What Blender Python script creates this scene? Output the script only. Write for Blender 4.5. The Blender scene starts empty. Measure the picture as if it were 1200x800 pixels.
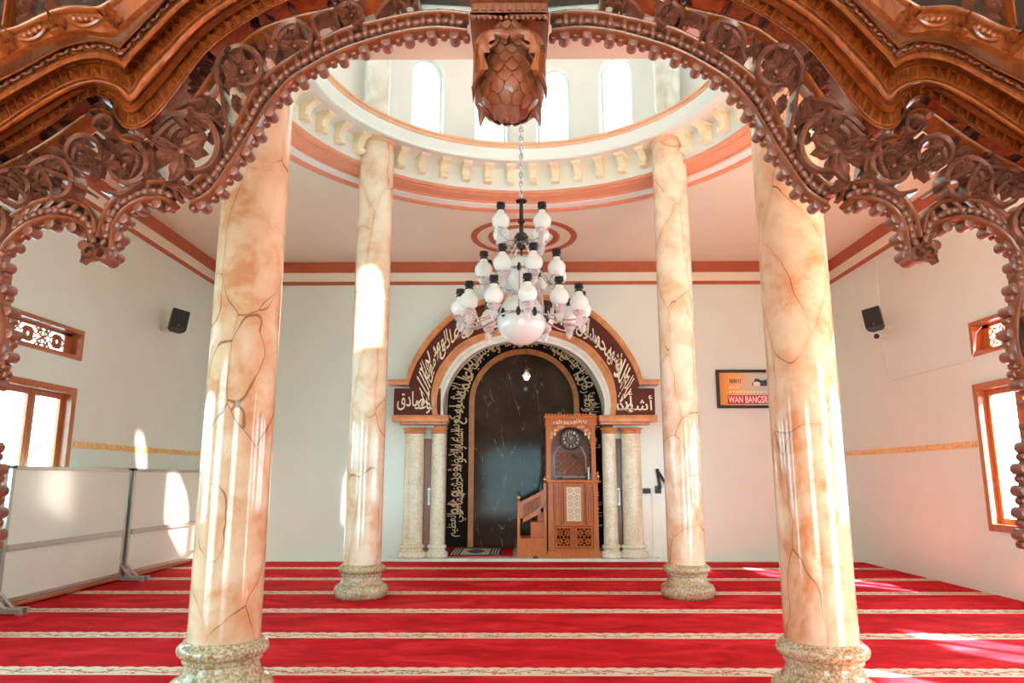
import bpy, bmesh, math, random
from mathutils import Vector, Matrix, Euler
R = math.radians
PI = math.pi
random.seed(7)
scene = bpy.context.scene
COL = scene.collection

# ------------------------------------------------------------------ camera
F, EYE = 845.0, 1.35
PITCH, YAW = math.atan2(160, F), R(0.533)
cam_d = bpy.data.cameras.new('camera')
cam_d.sensor_width = 36
cam_d.lens = F / 1200 * 36
cam_d.clip_start = 0.05
cam = bpy.data.objects.new('camera', cam_d)
COL.objects.link(cam)
cam.location = (0, 0, EYE)
cam.rotation_euler = (PI / 2 + PITCH, 0, YAW)
scene.camera = cam
_rot = Euler((PI / 2 + PITCH, 0, YAW)).to_matrix()

def _ray(u, v):
    return _rot @ Vector(((u - 600) / F, -(v - 400) / F, -1))
def W(u, v, y):
    """real point at distance y seen at photo pixel (u, v)"""
    d = _ray(u, v)
    return Vector((0, 0, EYE)) + d * (y / d.y)
def WX(u, v, x):
    d = _ray(u, v)
    return Vector((0, 0, EYE)) + d * (x / d.x)

# ------------------------------------------------------------------ materials
def nmat(name):
    m = bpy.data.materials.new(name)
    m.use_nodes = True
    nt = m.node_tree
    b = nt.nodes['Principled BSDF']
    return m, nt, b
def N(nt, typ, **kw):
    n = nt.nodes.new(typ)
    for k, v in kw.items():
        if k in n.inputs.keys():
            n.inputs[k].default_value = v
        else:
            setattr(n, k, v)
    return n
def L(nt, a, ao, b, bi):
    nt.links.new(a.outputs[ao], b.inputs[bi])
def ramp(nt, stops):
    r = nt.nodes.new('ShaderNodeValToRGB')
    el = r.color_ramp.elements
    while len(el) < len(stops):
        el.new(0.5)
    for e, (p, c) in zip(el, stops):
        e.position = p
        e.color = c if len(c) == 4 else (*c, 1)
    return r
def plain(name, col, rough=0.5, metal=0.0, noise=0.12, scale=8.0, coat=0.0, bump=0.0, spec=0.5, bscale=None):
    m, nt, b = nmat(name)
    geo = N(nt, 'ShaderNodeNewGeometry')
    nz = N(nt, 'ShaderNodeTexNoise', Scale=scale, Detail=4.0)
    L(nt, geo, 'Position', nz, 'Vector')
    lo = tuple(c * (1 - noise) for c in col)
    hi = tuple(min(1, c * (1 + noise)) for c in col)
    r = ramp(nt, [(0.3, lo), (0.7, hi)])
    L(nt, nz, 'Fac', r, 'Fac')
    L(nt, r, 'Color', b, 'Base Color')
    b.inputs['Roughness'].default_value = rough
    b.inputs['Metallic'].default_value = metal
    b.inputs['Coat Weight'].default_value = coat
    b.inputs['Coat Roughness'].default_value = 0.12
    b.inputs['Specular IOR Level'].default_value = spec
    if bump:
        bp = N(nt, 'ShaderNodeBump', Strength=bump, Distance=0.01)
        n2 = N(nt, 'ShaderNodeTexNoise', Scale=bscale or scale * 6, Detail=3.0)
        L(nt, geo, 'Position', n2, 'Vector')
        L(nt, n2, 'Fac', bp, 'Height')
        L(nt, bp, 'Normal', b, 'Normal')
    return m
def wood(name, c1, c2, rough=0.28, coat=0.5, sc=(9, 9, 2.2)):
    m, nt, b = nmat(name)
    geo = N(nt, 'ShaderNodeNewGeometry')
    mp = N(nt, 'ShaderNodeMapping')
    mp.inputs['Scale'].default_value = sc
    L(nt, geo, 'Position', mp, 'Vector')
    nz = N(nt, 'ShaderNodeTexNoise', Scale=3.0, Detail=6.0, Roughness=0.62, Distortion=1.2)
    L(nt, mp, 'Vector', nz, 'Vector')
    r = ramp(nt, [(0.28, c1), (0.5, tuple((a + q) / 2 for a, q in zip(c1, c2))), (0.72, c2)])
    L(nt, nz, 'Fac', r, 'Fac')
    L(nt, r, 'Color', b, 'Base Color')
    b.inputs['Roughness'].default_value = rough
    b.inputs['Coat Weight'].default_value = coat
    b.inputs['Coat Roughness'].default_value = 0.1
    bp = N(nt, 'ShaderNodeBump', Strength=0.15, Distance=0.004)
    n2 = N(nt, 'ShaderNodeTexNoise', Scale=30.0, Detail=4.0)
    L(nt, mp, 'Vector', n2, 'Vector')
    L(nt, n2, 'Fac', bp, 'Height')
    L(nt, bp, 'Normal', b, 'Normal')
    return m
def marble_painted(name, base, blotch, vein, vein_w=0.012, gloss=0.12, warm=0.5):
    """painted faux marble: cloudy blotches with broken crackle veins running diagonally"""
    m, nt, b = nmat(name)
    geo = N(nt, 'ShaderNodeNewGeometry')
    n1 = N(nt, 'ShaderNodeTexNoise', Scale=3.2, Detail=7.0, Roughness=0.60, Distortion=0.3)
    L(nt, geo, 'Position', n1, 'Vector')
    light = tuple(min(1, c * 1.08) for c in base)
    mid = tuple(a * 0.5 + q * 0.5 for a, q in zip(base, blotch))
    r1 = ramp(nt, [(0.30, light), (0.44, base), (0.56, mid), (0.66 + 0.12 * (0.5 - warm), blotch)])
    L(nt, n1, 'Fac', r1, 'Fac')
    # domain-warped, tilted voronoi cells
    mp = N(nt, 'ShaderNodeMapping')
    mp.inputs['Rotation'].default_value = (R(28), R(35), R(15))
    mp.inputs['Scale'].default_value = (2.7, 2.7, 1.05)
    L(nt, geo, 'Position', mp, 'Vector')
    nw = N(nt, 'ShaderNodeTexNoise', Scale=1.5, Detail=2.5, Roughness=0.5)
    L(nt, geo, 'Position', nw, 'Vector')
    sc = N(nt, 'ShaderNodeVectorMath', operation='SCALE')
    sc.inputs['Scale'].default_value = 0.6
    L(nt, nw, 'Color', sc, 0)
    ad = N(nt, 'ShaderNodeVectorMath', operation='ADD')
    L(nt, mp, 'Vector', ad, 0)
    L(nt, sc, 'Vector', ad, 1)
    vo = N(nt, 'ShaderNodeTexVoronoi', feature='DISTANCE_TO_EDGE', Scale=1.0)
    L(nt, ad, 'Vector', vo, 'Vector')
    # vein width varies along its run
    n3 = N(nt, 'ShaderNodeTexNoise', Scale=3.2, Detail=3.0)
    L(nt, geo, 'Position', n3, 'Vector')
    wr = N(nt, 'ShaderNodeMapRange')
    wr.inputs['From Min'].default_value = 0.42
    wr.inputs['From Max'].default_value = 0.72
    wr.inputs['To Min'].default_value = 0.0005
    wr.inputs['To Max'].default_value = vein_w * 2
    L(nt, n3, 'Fac', wr, 'Value')
    dv = N(nt, 'ShaderNodeMath', operation='DIVIDE')
    L(nt, vo, 'Distance', dv, 0)
    L(nt, wr, 'Result', dv, 1)
    vr = ramp(nt, [(0.25, (1, 1, 1)), (1.0, (0, 0, 0))])
    L(nt, dv, 'Value', vr, 'Fac')
    # soft stain beside the veins
    st = ramp(nt, [(0.0, (1, 1, 1)), (0.10, (0, 0, 0))])
    L(nt, vo, 'Distance', st, 'Fac')
    sm = N(nt, 'ShaderNodeMath', operation='MULTIPLY')
    sm.inputs[1].default_value = 0.45
    L(nt, st, 'Color', sm, 0)
    mx0 = N(nt, 'ShaderNodeMix', data_type='RGBA')
    L(nt, sm, 'Value', mx0, 0)
    L(nt, r1, 'Color', mx0, 6)
    mx0.inputs[7].default_value = (*blotch, 1)
    mx = N(nt, 'ShaderNodeMix', data_type='RGBA')
    L(nt, vr, 'Color', mx, 0)
    L(nt, mx0, 2, mx, 6)
    mx.inputs[7].default_value = (*vein, 1)
    L(nt, mx, 2, b, 'Base Color')
    b.inputs['Roughness'].default_value = gloss
    b.inputs['Coat Weight'].default_value = 0.4
    b.inputs['Coat Roughness'].default_value = 0.06
    return m
def speckle(name, c1, c2, c3, scale=60, rough=0.2):
    m, nt, b = nmat(name)
    geo = N(nt, 'ShaderNodeNewGeometry')
    n1 = N(nt, 'ShaderNodeTexNoise', Scale=float(scale), Detail=5.0, Roughness=0.7)
    n2 = N(nt, 'ShaderNodeTexNoise', Scale=5.0, Detail=3.0)
    L(nt, geo, 'Position', n1, 'Vector')
    L(nt, geo, 'Position', n2, 'Vector')
    r = ramp(nt, [(0.38, c3), (0.5, c2), (0.62, c1)])
    a = N(nt, 'ShaderNodeMath', operation='MULTIPLY_ADD')
    a.inputs[1].default_value = 0.35
    L(nt, n2, 'Fac', a, 0)
    s = N(nt, 'ShaderNodeMath', operation='SUBTRACT')
    s.inputs[1].default_value = 0.175
    L(nt, n1, 'Fac', s, 0)
    L(nt, s, 'Value', a, 2)
    L(nt, a, 'Value', r, 'Fac')
    L(nt, r, 'Color', b, 'Base Color')
    b.inputs['Roughness'].default_value = rough
    return m

M = {}
M['wood'] = wood('varnished_teak', (0.18, 0.038, 0.008), (0.40, 0.100, 0.022), 0.22, 0.6)
M['wood_mid'] = wood('carved_teak', (0.14, 0.034, 0.014), (0.29, 0.080, 0.032), 0.30, 0.45)
M['wood_leaf'] = wood('dark_carved_teak', (0.125, 0.040, 0.026), (0.30, 0.102, 0.062), 0.32, 0.4, (14, 14, 14))
M['wood_shade'] = wood('shade_dark_wood', (0.030, 0.014, 0.009), (0.06, 0.028, 0.016), 0.5, 0.1)  # dark tone stands in for shade behind and within the carving
M['wood_win'] = wood('window_teak', (0.34, 0.085, 0.022), (0.52, 0.155, 0.045), 0.3, 0.4)
M['wood_minbar'] = wood('pulpit_teak', (0.42, 0.098, 0.007), (0.62, 0.175, 0.014), 0.38, 0.12, (14, 14, 3))
M['wood_minbar_dark'] = wood('pulpit_dark_wood', (0.10, 0.026, 0.012), (0.17, 0.05, 0.022), 0.35, 0.3, (14, 14, 3))
M['wood_door'] = wood('door_wood', (0.20, 0.045, 0.018), (0.30, 0.075, 0.028), 0.3, 0.3)
M['arch_trim'] = plain('painted_wood_trim', (0.60, 0.245, 0.085), 0.35, 0, 0.22, 7, 0.2)
M['brown_panel'] = plain('maroon_panel', (0.105, 0.018, 0.010), 0.55, 0, 0.15, 5, 0.0, 0, 0.25)
M['black_panel'] = plain('black_panel', (0.012, 0.005, 0.003), 0.6, 0, 0.2, 5, 0.0, 0, 0.15)
M['gold'] = plain('gold_lettering', (0.88, 0.72, 0.42), 0.5, 0.0, 0.1, 20)
M['gold_light'] = plain('pale_gold_lettering', (0.92, 0.84, 0.62), 0.5, 0.0, 0.1, 20)
M['brass'] = plain('brass', (0.75, 0.52, 0.20), 0.25, 0.9, 0.1, 20)
M['wall'] = plain('white_wall_tile', (0.73, 0.84, 0.77), 0.2, 0, 0.02, 2.0, 0.0)
M['wall_plaster'] = plain('cream_plaster', (0.82, 0.84, 0.74), 0.55, 0, 0.02, 2.0)
M['ceiling'] = plain('ceiling_paint', (0.80, 0.78, 0.64), 0.6, 0, 0.02, 1.5)
M['white_paint'] = plain('white_paint', (0.82, 0.90, 0.86), 0.5, 0, 0.015, 3)
M['terracotta'] = plain('terracotta_paint', (0.43, 0.105, 0.045), 0.5, 0, 0.08, 6)
M['salmon'] = plain('salmon_paint', (0.74, 0.33, 0.20), 0.42, 0, 0.06, 6)
M['salmon_light'] = plain('light_salmon_paint', (0.82, 0.52, 0.33), 0.42, 0, 0.06, 6)
M['corbel'] = plain('cream_yellow_paint', (0.90, 0.86, 0.64), 0.45, 0, 0.05, 12)
M['goldrail'] = plain('gold_dado_tile', (0.78, 0.56, 0.24), 0.35, 0, 0.25, 30)
M['alu'] = plain('aluminium', (0.47, 0.46, 0.42), 0.35, 0.6, 0.08, 12)
M['board'] = plain('whiteboard', (0.74, 0.83, 0.77), 0.12, 0, 0.02, 2, 0.3)
M['black'] = plain('black_plastic', (0.015, 0.015, 0.016), 0.35, 0, 0.2, 20)
M['grille'] = plain('speaker_grille', (0.03, 0.03, 0.032), 0.6, 0.3, 0.2, 200, 0, 0.4)
M['chrome'] = plain('chrome', (0.70, 0.72, 0.74), 0.25, 0.7, 0.04, 10)
M['dark_metal'] = plain('dark_metal', (0.07, 0.065, 0.06), 0.25, 0.8, 0.1, 20)
M['white_plastic'] = plain('white_plastic', (0.85, 0.85, 0.83), 0.4, 0, 0.02, 10)
M['marble_sill'] = plain('pale_marble', (0.80, 0.84, 0.76), 0.2, 0, 0.1, 6)
M['cream_tile'] = plain('cream_tile', (0.72, 0.66, 0.55), 0.3, 0, 0.1, 4)
M['ivory'] = plain('ivory_inlay', (0.86, 0.80, 0.64), 0.35, 0, 0.06, 30)
M['tan_inlay'] = plain('tan_inlay', (0.62, 0.46, 0.26), 0.4, 0, 0.08, 30)
M['glass_white'] = plain('opal_glass', (0.80, 0.88, 0.85), 0.18, 0, 0.02, 5, 0.5)
M['column_front'] = marble_painted('peach_marble', (0.80, 0.60, 0.42), (0.66, 0.29, 0.13), (0.30, 0.13, 0.055), 0.007, 0.12, 0.62)
M['column_rear'] = marble_painted('cream_marble', (0.86, 0.75, 0.58), (0.74, 0.44, 0.24), (0.36, 0.20, 0.10), 0.008, 0.12, 0.4)
M['pilaster'] = marble_painted('white_grey_marble', (0.86, 0.85, 0.80), (0.62, 0.60, 0.50), (0.45, 0.40, 0.28), 0.006, 0.2, 0.3)
M['base_stone'] = speckle('speckled_stone', (0.66, 0.58, 0.44), (0.48, 0.36, 0.21), (0.28, 0.17, 0.08), 55, 0.15)
M['mihrab_stone'] = speckle('pale_speckled_marble', (0.86, 0.88, 0.74), (0.78, 0.78, 0.60), (0.62, 0.58, 0.38), 45, 0.2)

def niche_marble():
    m, nt, b = nmat('dark_brown_marble')
    geo = N(nt, 'ShaderNodeNewGeometry')
    n1 = N(nt, 'ShaderNodeTexNoise', Scale=2.5, Detail=6.0)
    L(nt, geo, 'Position', n1, 'Vector')
    r = ramp(nt, [(0.3, (0.040, 0.026, 0.017)), (0.7, (0.085, 0.055, 0.036))])
    L(nt, n1, 'Fac', r, 'Fac')
    mp = N(nt, 'ShaderNodeMapping')
    mp.inputs['Rotation'].default_value = (0, R(24), 0)
    mp.inputs['Scale'].default_value = (3.0, 1, 0.9)
    L(nt, geo, 'Position', mp, 'Vector')
    nw = N(nt, 'ShaderNodeTexNoise', Scale=3.0, Detail=4.0)
    L(nt, mp, 'Vector', nw, 'Vector')
    mxv = N(nt, 'ShaderNodeMix', data_type='VECTOR')
    mxv.inputs[0].default_value = 0.22
    L(nt, mp, 'Vector', mxv, 4)
    L(nt, nw, 'Color', mxv, 5)
    vo = N(nt, 'ShaderNodeTexVoronoi', feature='DISTANCE_TO_EDGE', Scale=1.5)
    L(nt, mxv, 1, vo, 'Vector')
    n3 = N(nt, 'ShaderNodeTexNoise', Scale=6.0, Detail=2.0)
    L(nt, geo, 'Position', n3, 'Vector')
    w = N(nt, 'ShaderNodeMapRange')
    for k, v in (('From Min', 0.5), ('From Max', 0.7), ('To Min', 0.0003), ('To Max', 0.016)):
        w.inputs[k].default_value = v
    L(nt, n3, 'Fac', w, 'Value')
    d = N(nt, 'ShaderNodeMath', operation='LESS_THAN')
    L(nt, vo, 'Distance', d, 0)
    L(nt, w, 'Result', d, 1)
    mx = N(nt, 'ShaderNodeMix', data_type='RGBA')
    L(nt, d, 'Value', mx, 0)
    L(nt, r, 'Color', mx, 6)
    mx.inputs[7].default_value = (0.34, 0.27, 0.20, 1)
    L(nt, mx, 2, b, 'Base Color')
    b.inputs['Roughness'].default_value = 0.09
    b.inputs['Specular IOR Level'].default_value = 0.16
    return m
M['niche_marble'] = niche_marble()

STRIPE0, STRIPE_D, STRIPE_W = 5.46, 1.192, 0.245
def carpet_mat():
    m, nt, b = nmat('red_prayer_carpet')
    geo = N(nt, 'ShaderNodeNewGeometry')
    sep = N(nt, 'ShaderNodeSeparateXYZ')
    L(nt, geo, 'Position', sep, 'Vector')
    def mth(op, a, bb=None, c=None):
        n = N(nt, 'ShaderNodeMath', operation=op)
        for i, q in enumerate((a, bb, c)):
            if q is None:
                continue
            if isinstance(q, (int, float)):
                n.inputs[i].default_value = q
            else:
                nt.links.new(q, n.inputs[i])
        return n.outputs[0]
    y = sep.outputs['Y']
    x = sep.outputs['X']
    ph = mth('FLOORED_MODULO', mth('SUBTRACT', y, STRIPE0 - STRIPE_D / 2), STRIPE_D)
    d = mth('SUBTRACT', ph, STRIPE_D / 2)          # signed distance to the stripe's centre line
    ad = mth('ABSOLUTE', d)
    scal = mth('MULTIPLY', mth('ABSOLUTE', mth('SINE', mth('MULTIPLY', x, 26.0))), 0.022)
    edge = mth('ADD', STRIPE_W / 2 - 0.018, mth('MULTIPLY', mth('GREATER_THAN', d, 0.0), scal))
    stripe = mth('LESS_THAN', ad, edge)
    inner = mth('LESS_THAN', ad, STRIPE_W / 2 - 0.055)
    # red vine ornament inside the stripe
    wv = mth('MULTIPLY', mth('SINE', mth('MULTIPLY', x, 13.0)), 0.035)
    vine = mth('LESS_THAN', mth('ABSOLUTE', mth('SUBTRACT', d, wv)), 0.010)
    vo = N(nt, 'ShaderNodeTexVoronoi', feature='F1', Scale=17.0)
    L(nt, geo, 'Position', vo, 'Vector')
    ringv = mth('LESS_THAN', mth('ABSOLUTE', mth('SUBTRACT', vo.outputs['Distance'], 0.36)), 0.085)
    orn = mth('MULTIPLY', mth('MAXIMUM', vine, ringv), inner)
    n1 = N(nt, 'ShaderNodeTexNoise', Scale=1.7, Detail=5.0, Roughness=0.6, Distortion=0.8)
    mp = N(nt, 'ShaderNodeMapping')
    mp.inputs['Scale'].default_value = (1.0, 1.9, 1.0)
    L(nt, geo, 'Position', mp, 'Vector')
    L(nt, mp, 'Vector', n1, 'Vector')
    red = ramp(nt, [(0.34, (0.42, 0.002, 0.007)), (0.52, (0.60, 0.008, 0.017)), (0.68, (0.75, 0.028, 0.042))])
    L(nt, n1, 'Fac', red, 'Fac')
    cr = N(nt, 'ShaderNodeMix', data_type='RGBA')
    cr.inputs[6].default_value = (0.74, 0.66, 0.52, 1)
    cr.inputs[7].default_value = (0.50, 0.14, 0.11, 1)
    nt.links.new(orn, cr.inputs[0])
    mx = N(nt, 'ShaderNodeMix', data_type='RGBA')
    nt.links.new(stripe, mx.inputs[0])
    L(nt, red, 'Color', mx, 6)
    L(nt, cr, 2, mx, 7)
    L(nt, mx, 2, b, 'Base Color')
    b.inputs['Roughness'].default_value = 0.85
    b.inputs['Specular IOR Level'].default_value = 0.1
    bp = N(nt, 'ShaderNodeBump', Strength=0.4, Distance=0.006)
    n2 = N(nt, 'ShaderNodeTexNoise', Scale=160.0, Detail=2.0)
    L(nt, geo, 'Position', n2, 'Vector')
    L(nt, n2, 'Fac', bp, 'Height')
    L(nt, bp, 'Normal', b, 'Normal')
    return m
M['carpet'] = carpet_mat()
M['carpet_plain'] = plain('red_carpet', (0.50, 0.006, 0.014), 0.9, 0, 0.25, 3, 0, 0.3, 0.2, 150)

def glass_mat(name, tint=(1, 1, 1), gl=0.12):
    m = bpy.data.materials.new(name)
    m.use_nodes = True
    nt = m.node_tree
    nt.nodes.remove(nt.nodes['Principled BSDF'])
    out = nt.nodes['Material Output']
    tr = N(nt, 'ShaderNodeBsdfTransparent')
    tr.inputs['Color'].default_value = (*tint, 1)
    g = N(nt, 'ShaderNodeBsdfGlossy', Roughness=0.02)
    lw = N(nt, 'ShaderNodeLayerWeight', Blend=gl)
    mx = N(nt, 'ShaderNodeMixShader')
    L(nt, lw, 'Fresnel', mx, 'Fac')
    L(nt, tr, 'BSDF', mx, 1)
    L(nt, g, 'BSDF', mx, 2)
    L(nt, mx, 'Shader', out, 'Surface')
    return m
M['pane'] = glass_mat('window_glass', (0.97, 0.985, 1.0), 0.08)
M['frost'] = glass_mat('frosted_drum_glass', (0.68, 0.60, 0.59), 0.1)
def cup_mat():
    m = bpy.data.materials.new('pressed_lamp_glass')
    m.use_nodes = True
    nt = m.node_tree
    b = nt.nodes['Principled BSDF']
    b.inputs['Base Color'].default_value = (0.86, 0.86, 0.86, 1)
    b.inputs['Roughness'].default_value = 0.08
    tr = N(nt, 'ShaderNodeBsdfTransparent')
    mx = N(nt, 'ShaderNodeMixShader', Fac=0.35)
    L(nt, tr, 'BSDF', mx, 1)
    L(nt, b, 'BSDF', mx, 2)
    L(nt, mx, 'Shader', nt.nodes['Material Output'], 'Surface')
    return m
M['clear'] = cup_mat()
def emit(name, col, s):
    m, nt, b = nmat(name)
    b.inputs['Base Color'].default_value = (*[c * 0.5 for c in col], 1)
    b.inputs['Emission Color'].default_value = (*col, 1)
    b.inputs['Emission Strength'].default_value = s
    return m
M['lit'] = emit('lit_bulb', (0.95, 0.98, 1.0), 12)
M['screen_red'] = emit('red_led_field', (0.42, 0.006, 0.006), 0.35)
M['led_text'] = emit('led_text', (1.0, 0.36, 0.32), 1.3)
M['skylight'] = plain('ceiling_dome_white', (0.88, 0.87, 0.86), 0.3, 0, 0.02, 5)

def screen_mat(x0, x1):
    m, nt, b = nmat('printed_orange_face')
    geo = N(nt, 'ShaderNodeNewGeometry')
    sep = N(nt, 'ShaderNodeSeparateXYZ')
    L(nt, geo, 'Position', sep, 'Vector')
    mr = N(nt, 'ShaderNodeMapRange')
    mr.inputs['From Min'].default_value = x0
    mr.inputs['From Max'].default_value = x1
    L(nt, sep, 'X', mr, 'Value')
    r = ramp(nt, [(0.0, (0.72, 0.26, 0.05)), (0.28, (0.82, 0.46, 0.16)), (0.55, (0.62, 0.62, 0.50)), (1.0, (0.45, 0.58, 0.60))])
    L(nt, mr, 'Result', r, 'Fac')
    L(nt, r, 'Color', b, 'Base Color')
    b.inputs['Roughness'].default_value = 0.2
    return m

# ------------------------------------------------------------------ mesh builder
LOC = {}
def wloc(o):
    v = Vector((0, 0, 0))
    while o is not None:
        v = v + LOC.get(o.name, Vector((0, 0, 0)))
        o = o.parent
    return v

class MB:
    def __init__(self):
        self.bm = bmesh.new()
    def face(self, vs):
        try:
            return self.bm.faces.new(vs)
        except ValueError:
            return None
    def box(self, a, b, mat=None):
        x0, y0, z0 = a
        x1, y1, z1 = b
        vs = [self.bm.verts.new(c) for c in ((x0, y0, z0), (x1, y0, z0), (x1, y1, z0), (x0, y1, z0), (x0, y0, z1), (x1, y0, z1), (x1, y1, z1), (x0, y1, z1))]
        if mat is not None:
            for v in vs:
                v.co = mat @ v.co
        for f in ((3, 2, 1, 0), (4, 5, 6, 7), (0, 1, 5, 4), (1, 2, 6, 5), (2, 3, 7, 6), (3, 0, 4, 7)):
            self.face([vs[i] for i in f])
        return vs
    def bbox(self, a, b, r=0.01, mat=None):
        """box with chamfered edges"""
        n0 = len(self.bm.verts)
        vs = self.box(a, b)
        es = set()
        for v in vs:
            es.update(v.link_edges)
        res = bmesh.ops.bevel(self.bm, geom=list(es), offset=r, segments=2, affect='EDGES', profile=0.6)
        if mat is not None:
            allv = set(res['verts'])
            for v in allv:
                v.co = mat @ v.co
    def rings(self, rings, closed=True, cap=True, loop=False):
        """skin a list of point rings"""
        rv = [[self.bm.verts.new(p) for p in r] for r in rings]
        n = len(rv[0])
        pairs = list(zip(rv[:-1], rv[1:]))
        if loop:
            pairs.append((rv[-1], rv[0]))
        for a, b in pairs:
            for i in range(n if closed else n - 1):
                j = (i + 1) % n
                self.face([a[i], a[j], b[j], b[i]])
        if cap and closed and not loop:
            self.face(list(reversed(rv[0])))
            self.face(rv[-1])
        return rv
    def lathe(self, prof, c=(0, 0, 0), seg=32, axis='Z', cap=True, a0=0.0, a1=2 * PI):
        full = abs(a1 - a0 - 2 * PI) < 1e-6
        rs = []
        for (r, h) in prof:
            ring = []
            for i in range(seg if full else seg + 1):
                a = a0 + (a1 - a0) * i / seg
                p = (r * math.cos(a), r * math.sin(a), h)
                if axis == 'Y':
                    p = (p[0], h, p[1])
                if axis == 'X':
                    p = (h, p[0], p[1])
                ring.append((c[0] + p[0], c[1] + p[1], c[2] + p[2]))
            rs.append(ring)
        return self.rings(rs, closed=full, cap=cap)
    def tube(self, pts, r, seg=8, closed_path=False, cap=True):
        pts = [Vector(p) for p in pts]
        n = len(pts)
        rr = r if isinstance(r, (list, tuple)) else [r] * n
        rs = []
        up = None
        for i, p in enumerate(pts):
            if closed_path:
                t = pts[(i + 1) % n] - pts[i - 1]
            else:
                t = pts[min(i + 1, n - 1)] - pts[max(i - 1, 0)]
            t.normalize()
            if up is None:
                up = Vector((0, 0, 1)) if abs(t.z) < 0.9 else Vector((1, 0, 0))
            s = t.cross(up)
            if s.length < 1e-5:
                s = t.cross(Vector((0.3, 1, 0.2)))
            s.normalize()
            up = s.cross(t).normalized()
            rs.append([p + s * (rr[i] * math.cos(2 * PI * k / seg)) + up * (rr[i] * math.sin(2 * PI * k / seg)) for k in range(seg)])
        self.rings(rs, True, cap, closed_path)
    def prism(self, poly, y0, y1):
        """polygon of (x, z) extruded from y0 to y1"""
        a = [self.bm.verts.new((p[0], y0, p[1])) for p in poly]
        b = [self.bm.verts.new((p[0], y1, p[1])) for p in poly]
        n = len(poly)
        f1 = self.face(a)
        f2 = self.face(list(reversed(b)))
        for i in range(n):
            j = (i + 1) % n
            self.face([a[j], a[i], b[i], b[j]])
        tri = [f for f in (f1, f2) if f is not None and n > 4]
        if tri:
            bmesh.ops.triangulate(self.bm, faces=tri)
    def strip(self, A, B, y0, y1):
        """solid between two matched outlines A and B of (x, z), from y0 (front) to y1 (back)"""
        rs = []
        for a, b in zip(A, B):
            rs.append([(a[0], y0, a[1]), (b[0], y0, b[1]), (b[0], y1, b[1]), (a[0], y1, a[1])])
        self.rings(rs)
    def ball(self, c, r, seg=12, sc=(1, 1, 1)):
        rg = max(4, seg // 2)
        rs = []
        for i in range(1, rg):
            t = PI * i / rg
            rs.append([(c[0] + sc[0] * r * math.sin(t) * math.cos(2 * PI * k / seg), c[1] + sc[1] * r * math.sin(t) * math.sin(2 * PI * k / seg), c[2] - sc[2] * r * math.cos(t)) for k in range(seg)])
        rv = self.rings(rs, True, False)
        lo = self.bm.verts.new((c[0], c[1], c[2] - r * sc[2]))
        hi = self.bm.verts.new((c[0], c[1], c[2] + r * sc[2]))
        for k in range(seg):
            j = (k + 1) % seg
            self.face([lo, rv[0][j], rv[0][k]])
            self.face([hi, rv[-1][k], rv[-1][j]])
    def build(self, name, mat, parent=None, smooth=None, label=None, origin=None, kind=None):
        bm = self.bm
        bmesh.ops.recalc_face_normals(bm, faces=bm.faces[:])
        o0 = wloc(parent) if parent is not None else (Vector(origin) if origin is not None else None)
        if o0 is None:
            xs = [v.co.x for v in bm.verts]
            ys = [v.co.y for v in bm.verts]
            zs = [v.co.z for v in bm.verts]
            o0 = Vector(((min(xs) + max(xs)) / 2, (min(ys) + max(ys)) / 2, min(zs)))
        for v in bm.verts:
            v.co -= o0
        if smooth is not None:
            for f in bm.faces:
                f.smooth = True
            for e in bm.edges:
                if len(e.link_faces) == 2 and e.calc_face_angle(0) > R(smooth):
                    e.smooth = False
        me = bpy.data.meshes.new(name)
        bm.to_mesh(me)
        bm.free()
        me.materials.append(mat)
        o = bpy.data.objects.new(name, me)
        COL.objects.link(o)
        if parent is not None:
            o.parent = parent
        else:
            o.location = o0
            LOC[o.name] = o0.copy()
        if label:
            o['label'] = label
        if kind:
            o['kind'] = kind
        return o

def tag(o, label, cat, group=None, kind=None):
    o['label'] = label
    o['category'] = cat
    if group:
        o['group'] = group
    if kind:
        o['kind'] = kind
    return o
def thing(name, loc, label, cat, group=None, kind=None):
    o = bpy.data.objects.new(name, None)
    o.empty_display_size = 0.1
    COL.objects.link(o)
    o.location = loc
    LOC[o.name] = Vector(loc)
    return tag(o, label, cat, group, kind)
def copy_tree(o, parent=None):
    c = o.copy()
    COL.objects.link(c)
    c.parent = parent
    for ch in list(o.children):
        copy_tree(ch, c)
    return c

def spline(pts, n):
    """Catmull-Rom through 2-D/3-D points, n samples evenly spread by chord length"""
    P = [Vector(p) for p in pts]
    P = [P[0] * 2 - P[1]] + P + [P[-1] * 2 - P[-2]]
    fine = []
    for i in range(1, len(P) - 2):
        p0, p1, p2, p3 = P[i - 1:i + 3]
        for k in range(14):
            t = k / 14
            fine.append(0.5 * ((2 * p1) + (p2 - p0) * t + (2 * p0 - 5 * p1 + 4 * p2 - p3) * t * t + (3 * p1 - p0 - 3 * p2 + p3) * t ** 3))
    fine.append(P[-2])
    return resample(fine, n)
def resample(fine, n):
    d = [0.0]
    for a, b in zip(fine[:-1], fine[1:]):
        d.append(d[-1] + (b - a).length)
    out = []
    j = 0
    for k in range(n):
        s = d[-1] * k / (n - 1)
        while j < len(d) - 2 and d[j + 1] < s:
            j += 1
        t = (s - d[j]) / max(1e-9, d[j + 1] - d[j])
        out.append(fine[j].lerp(fine[j + 1], min(1, max(0, t))))
    return out
def length(pts):
    return sum((b - a).length for a, b in zip(pts[:-1], pts[1:]))

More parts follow.
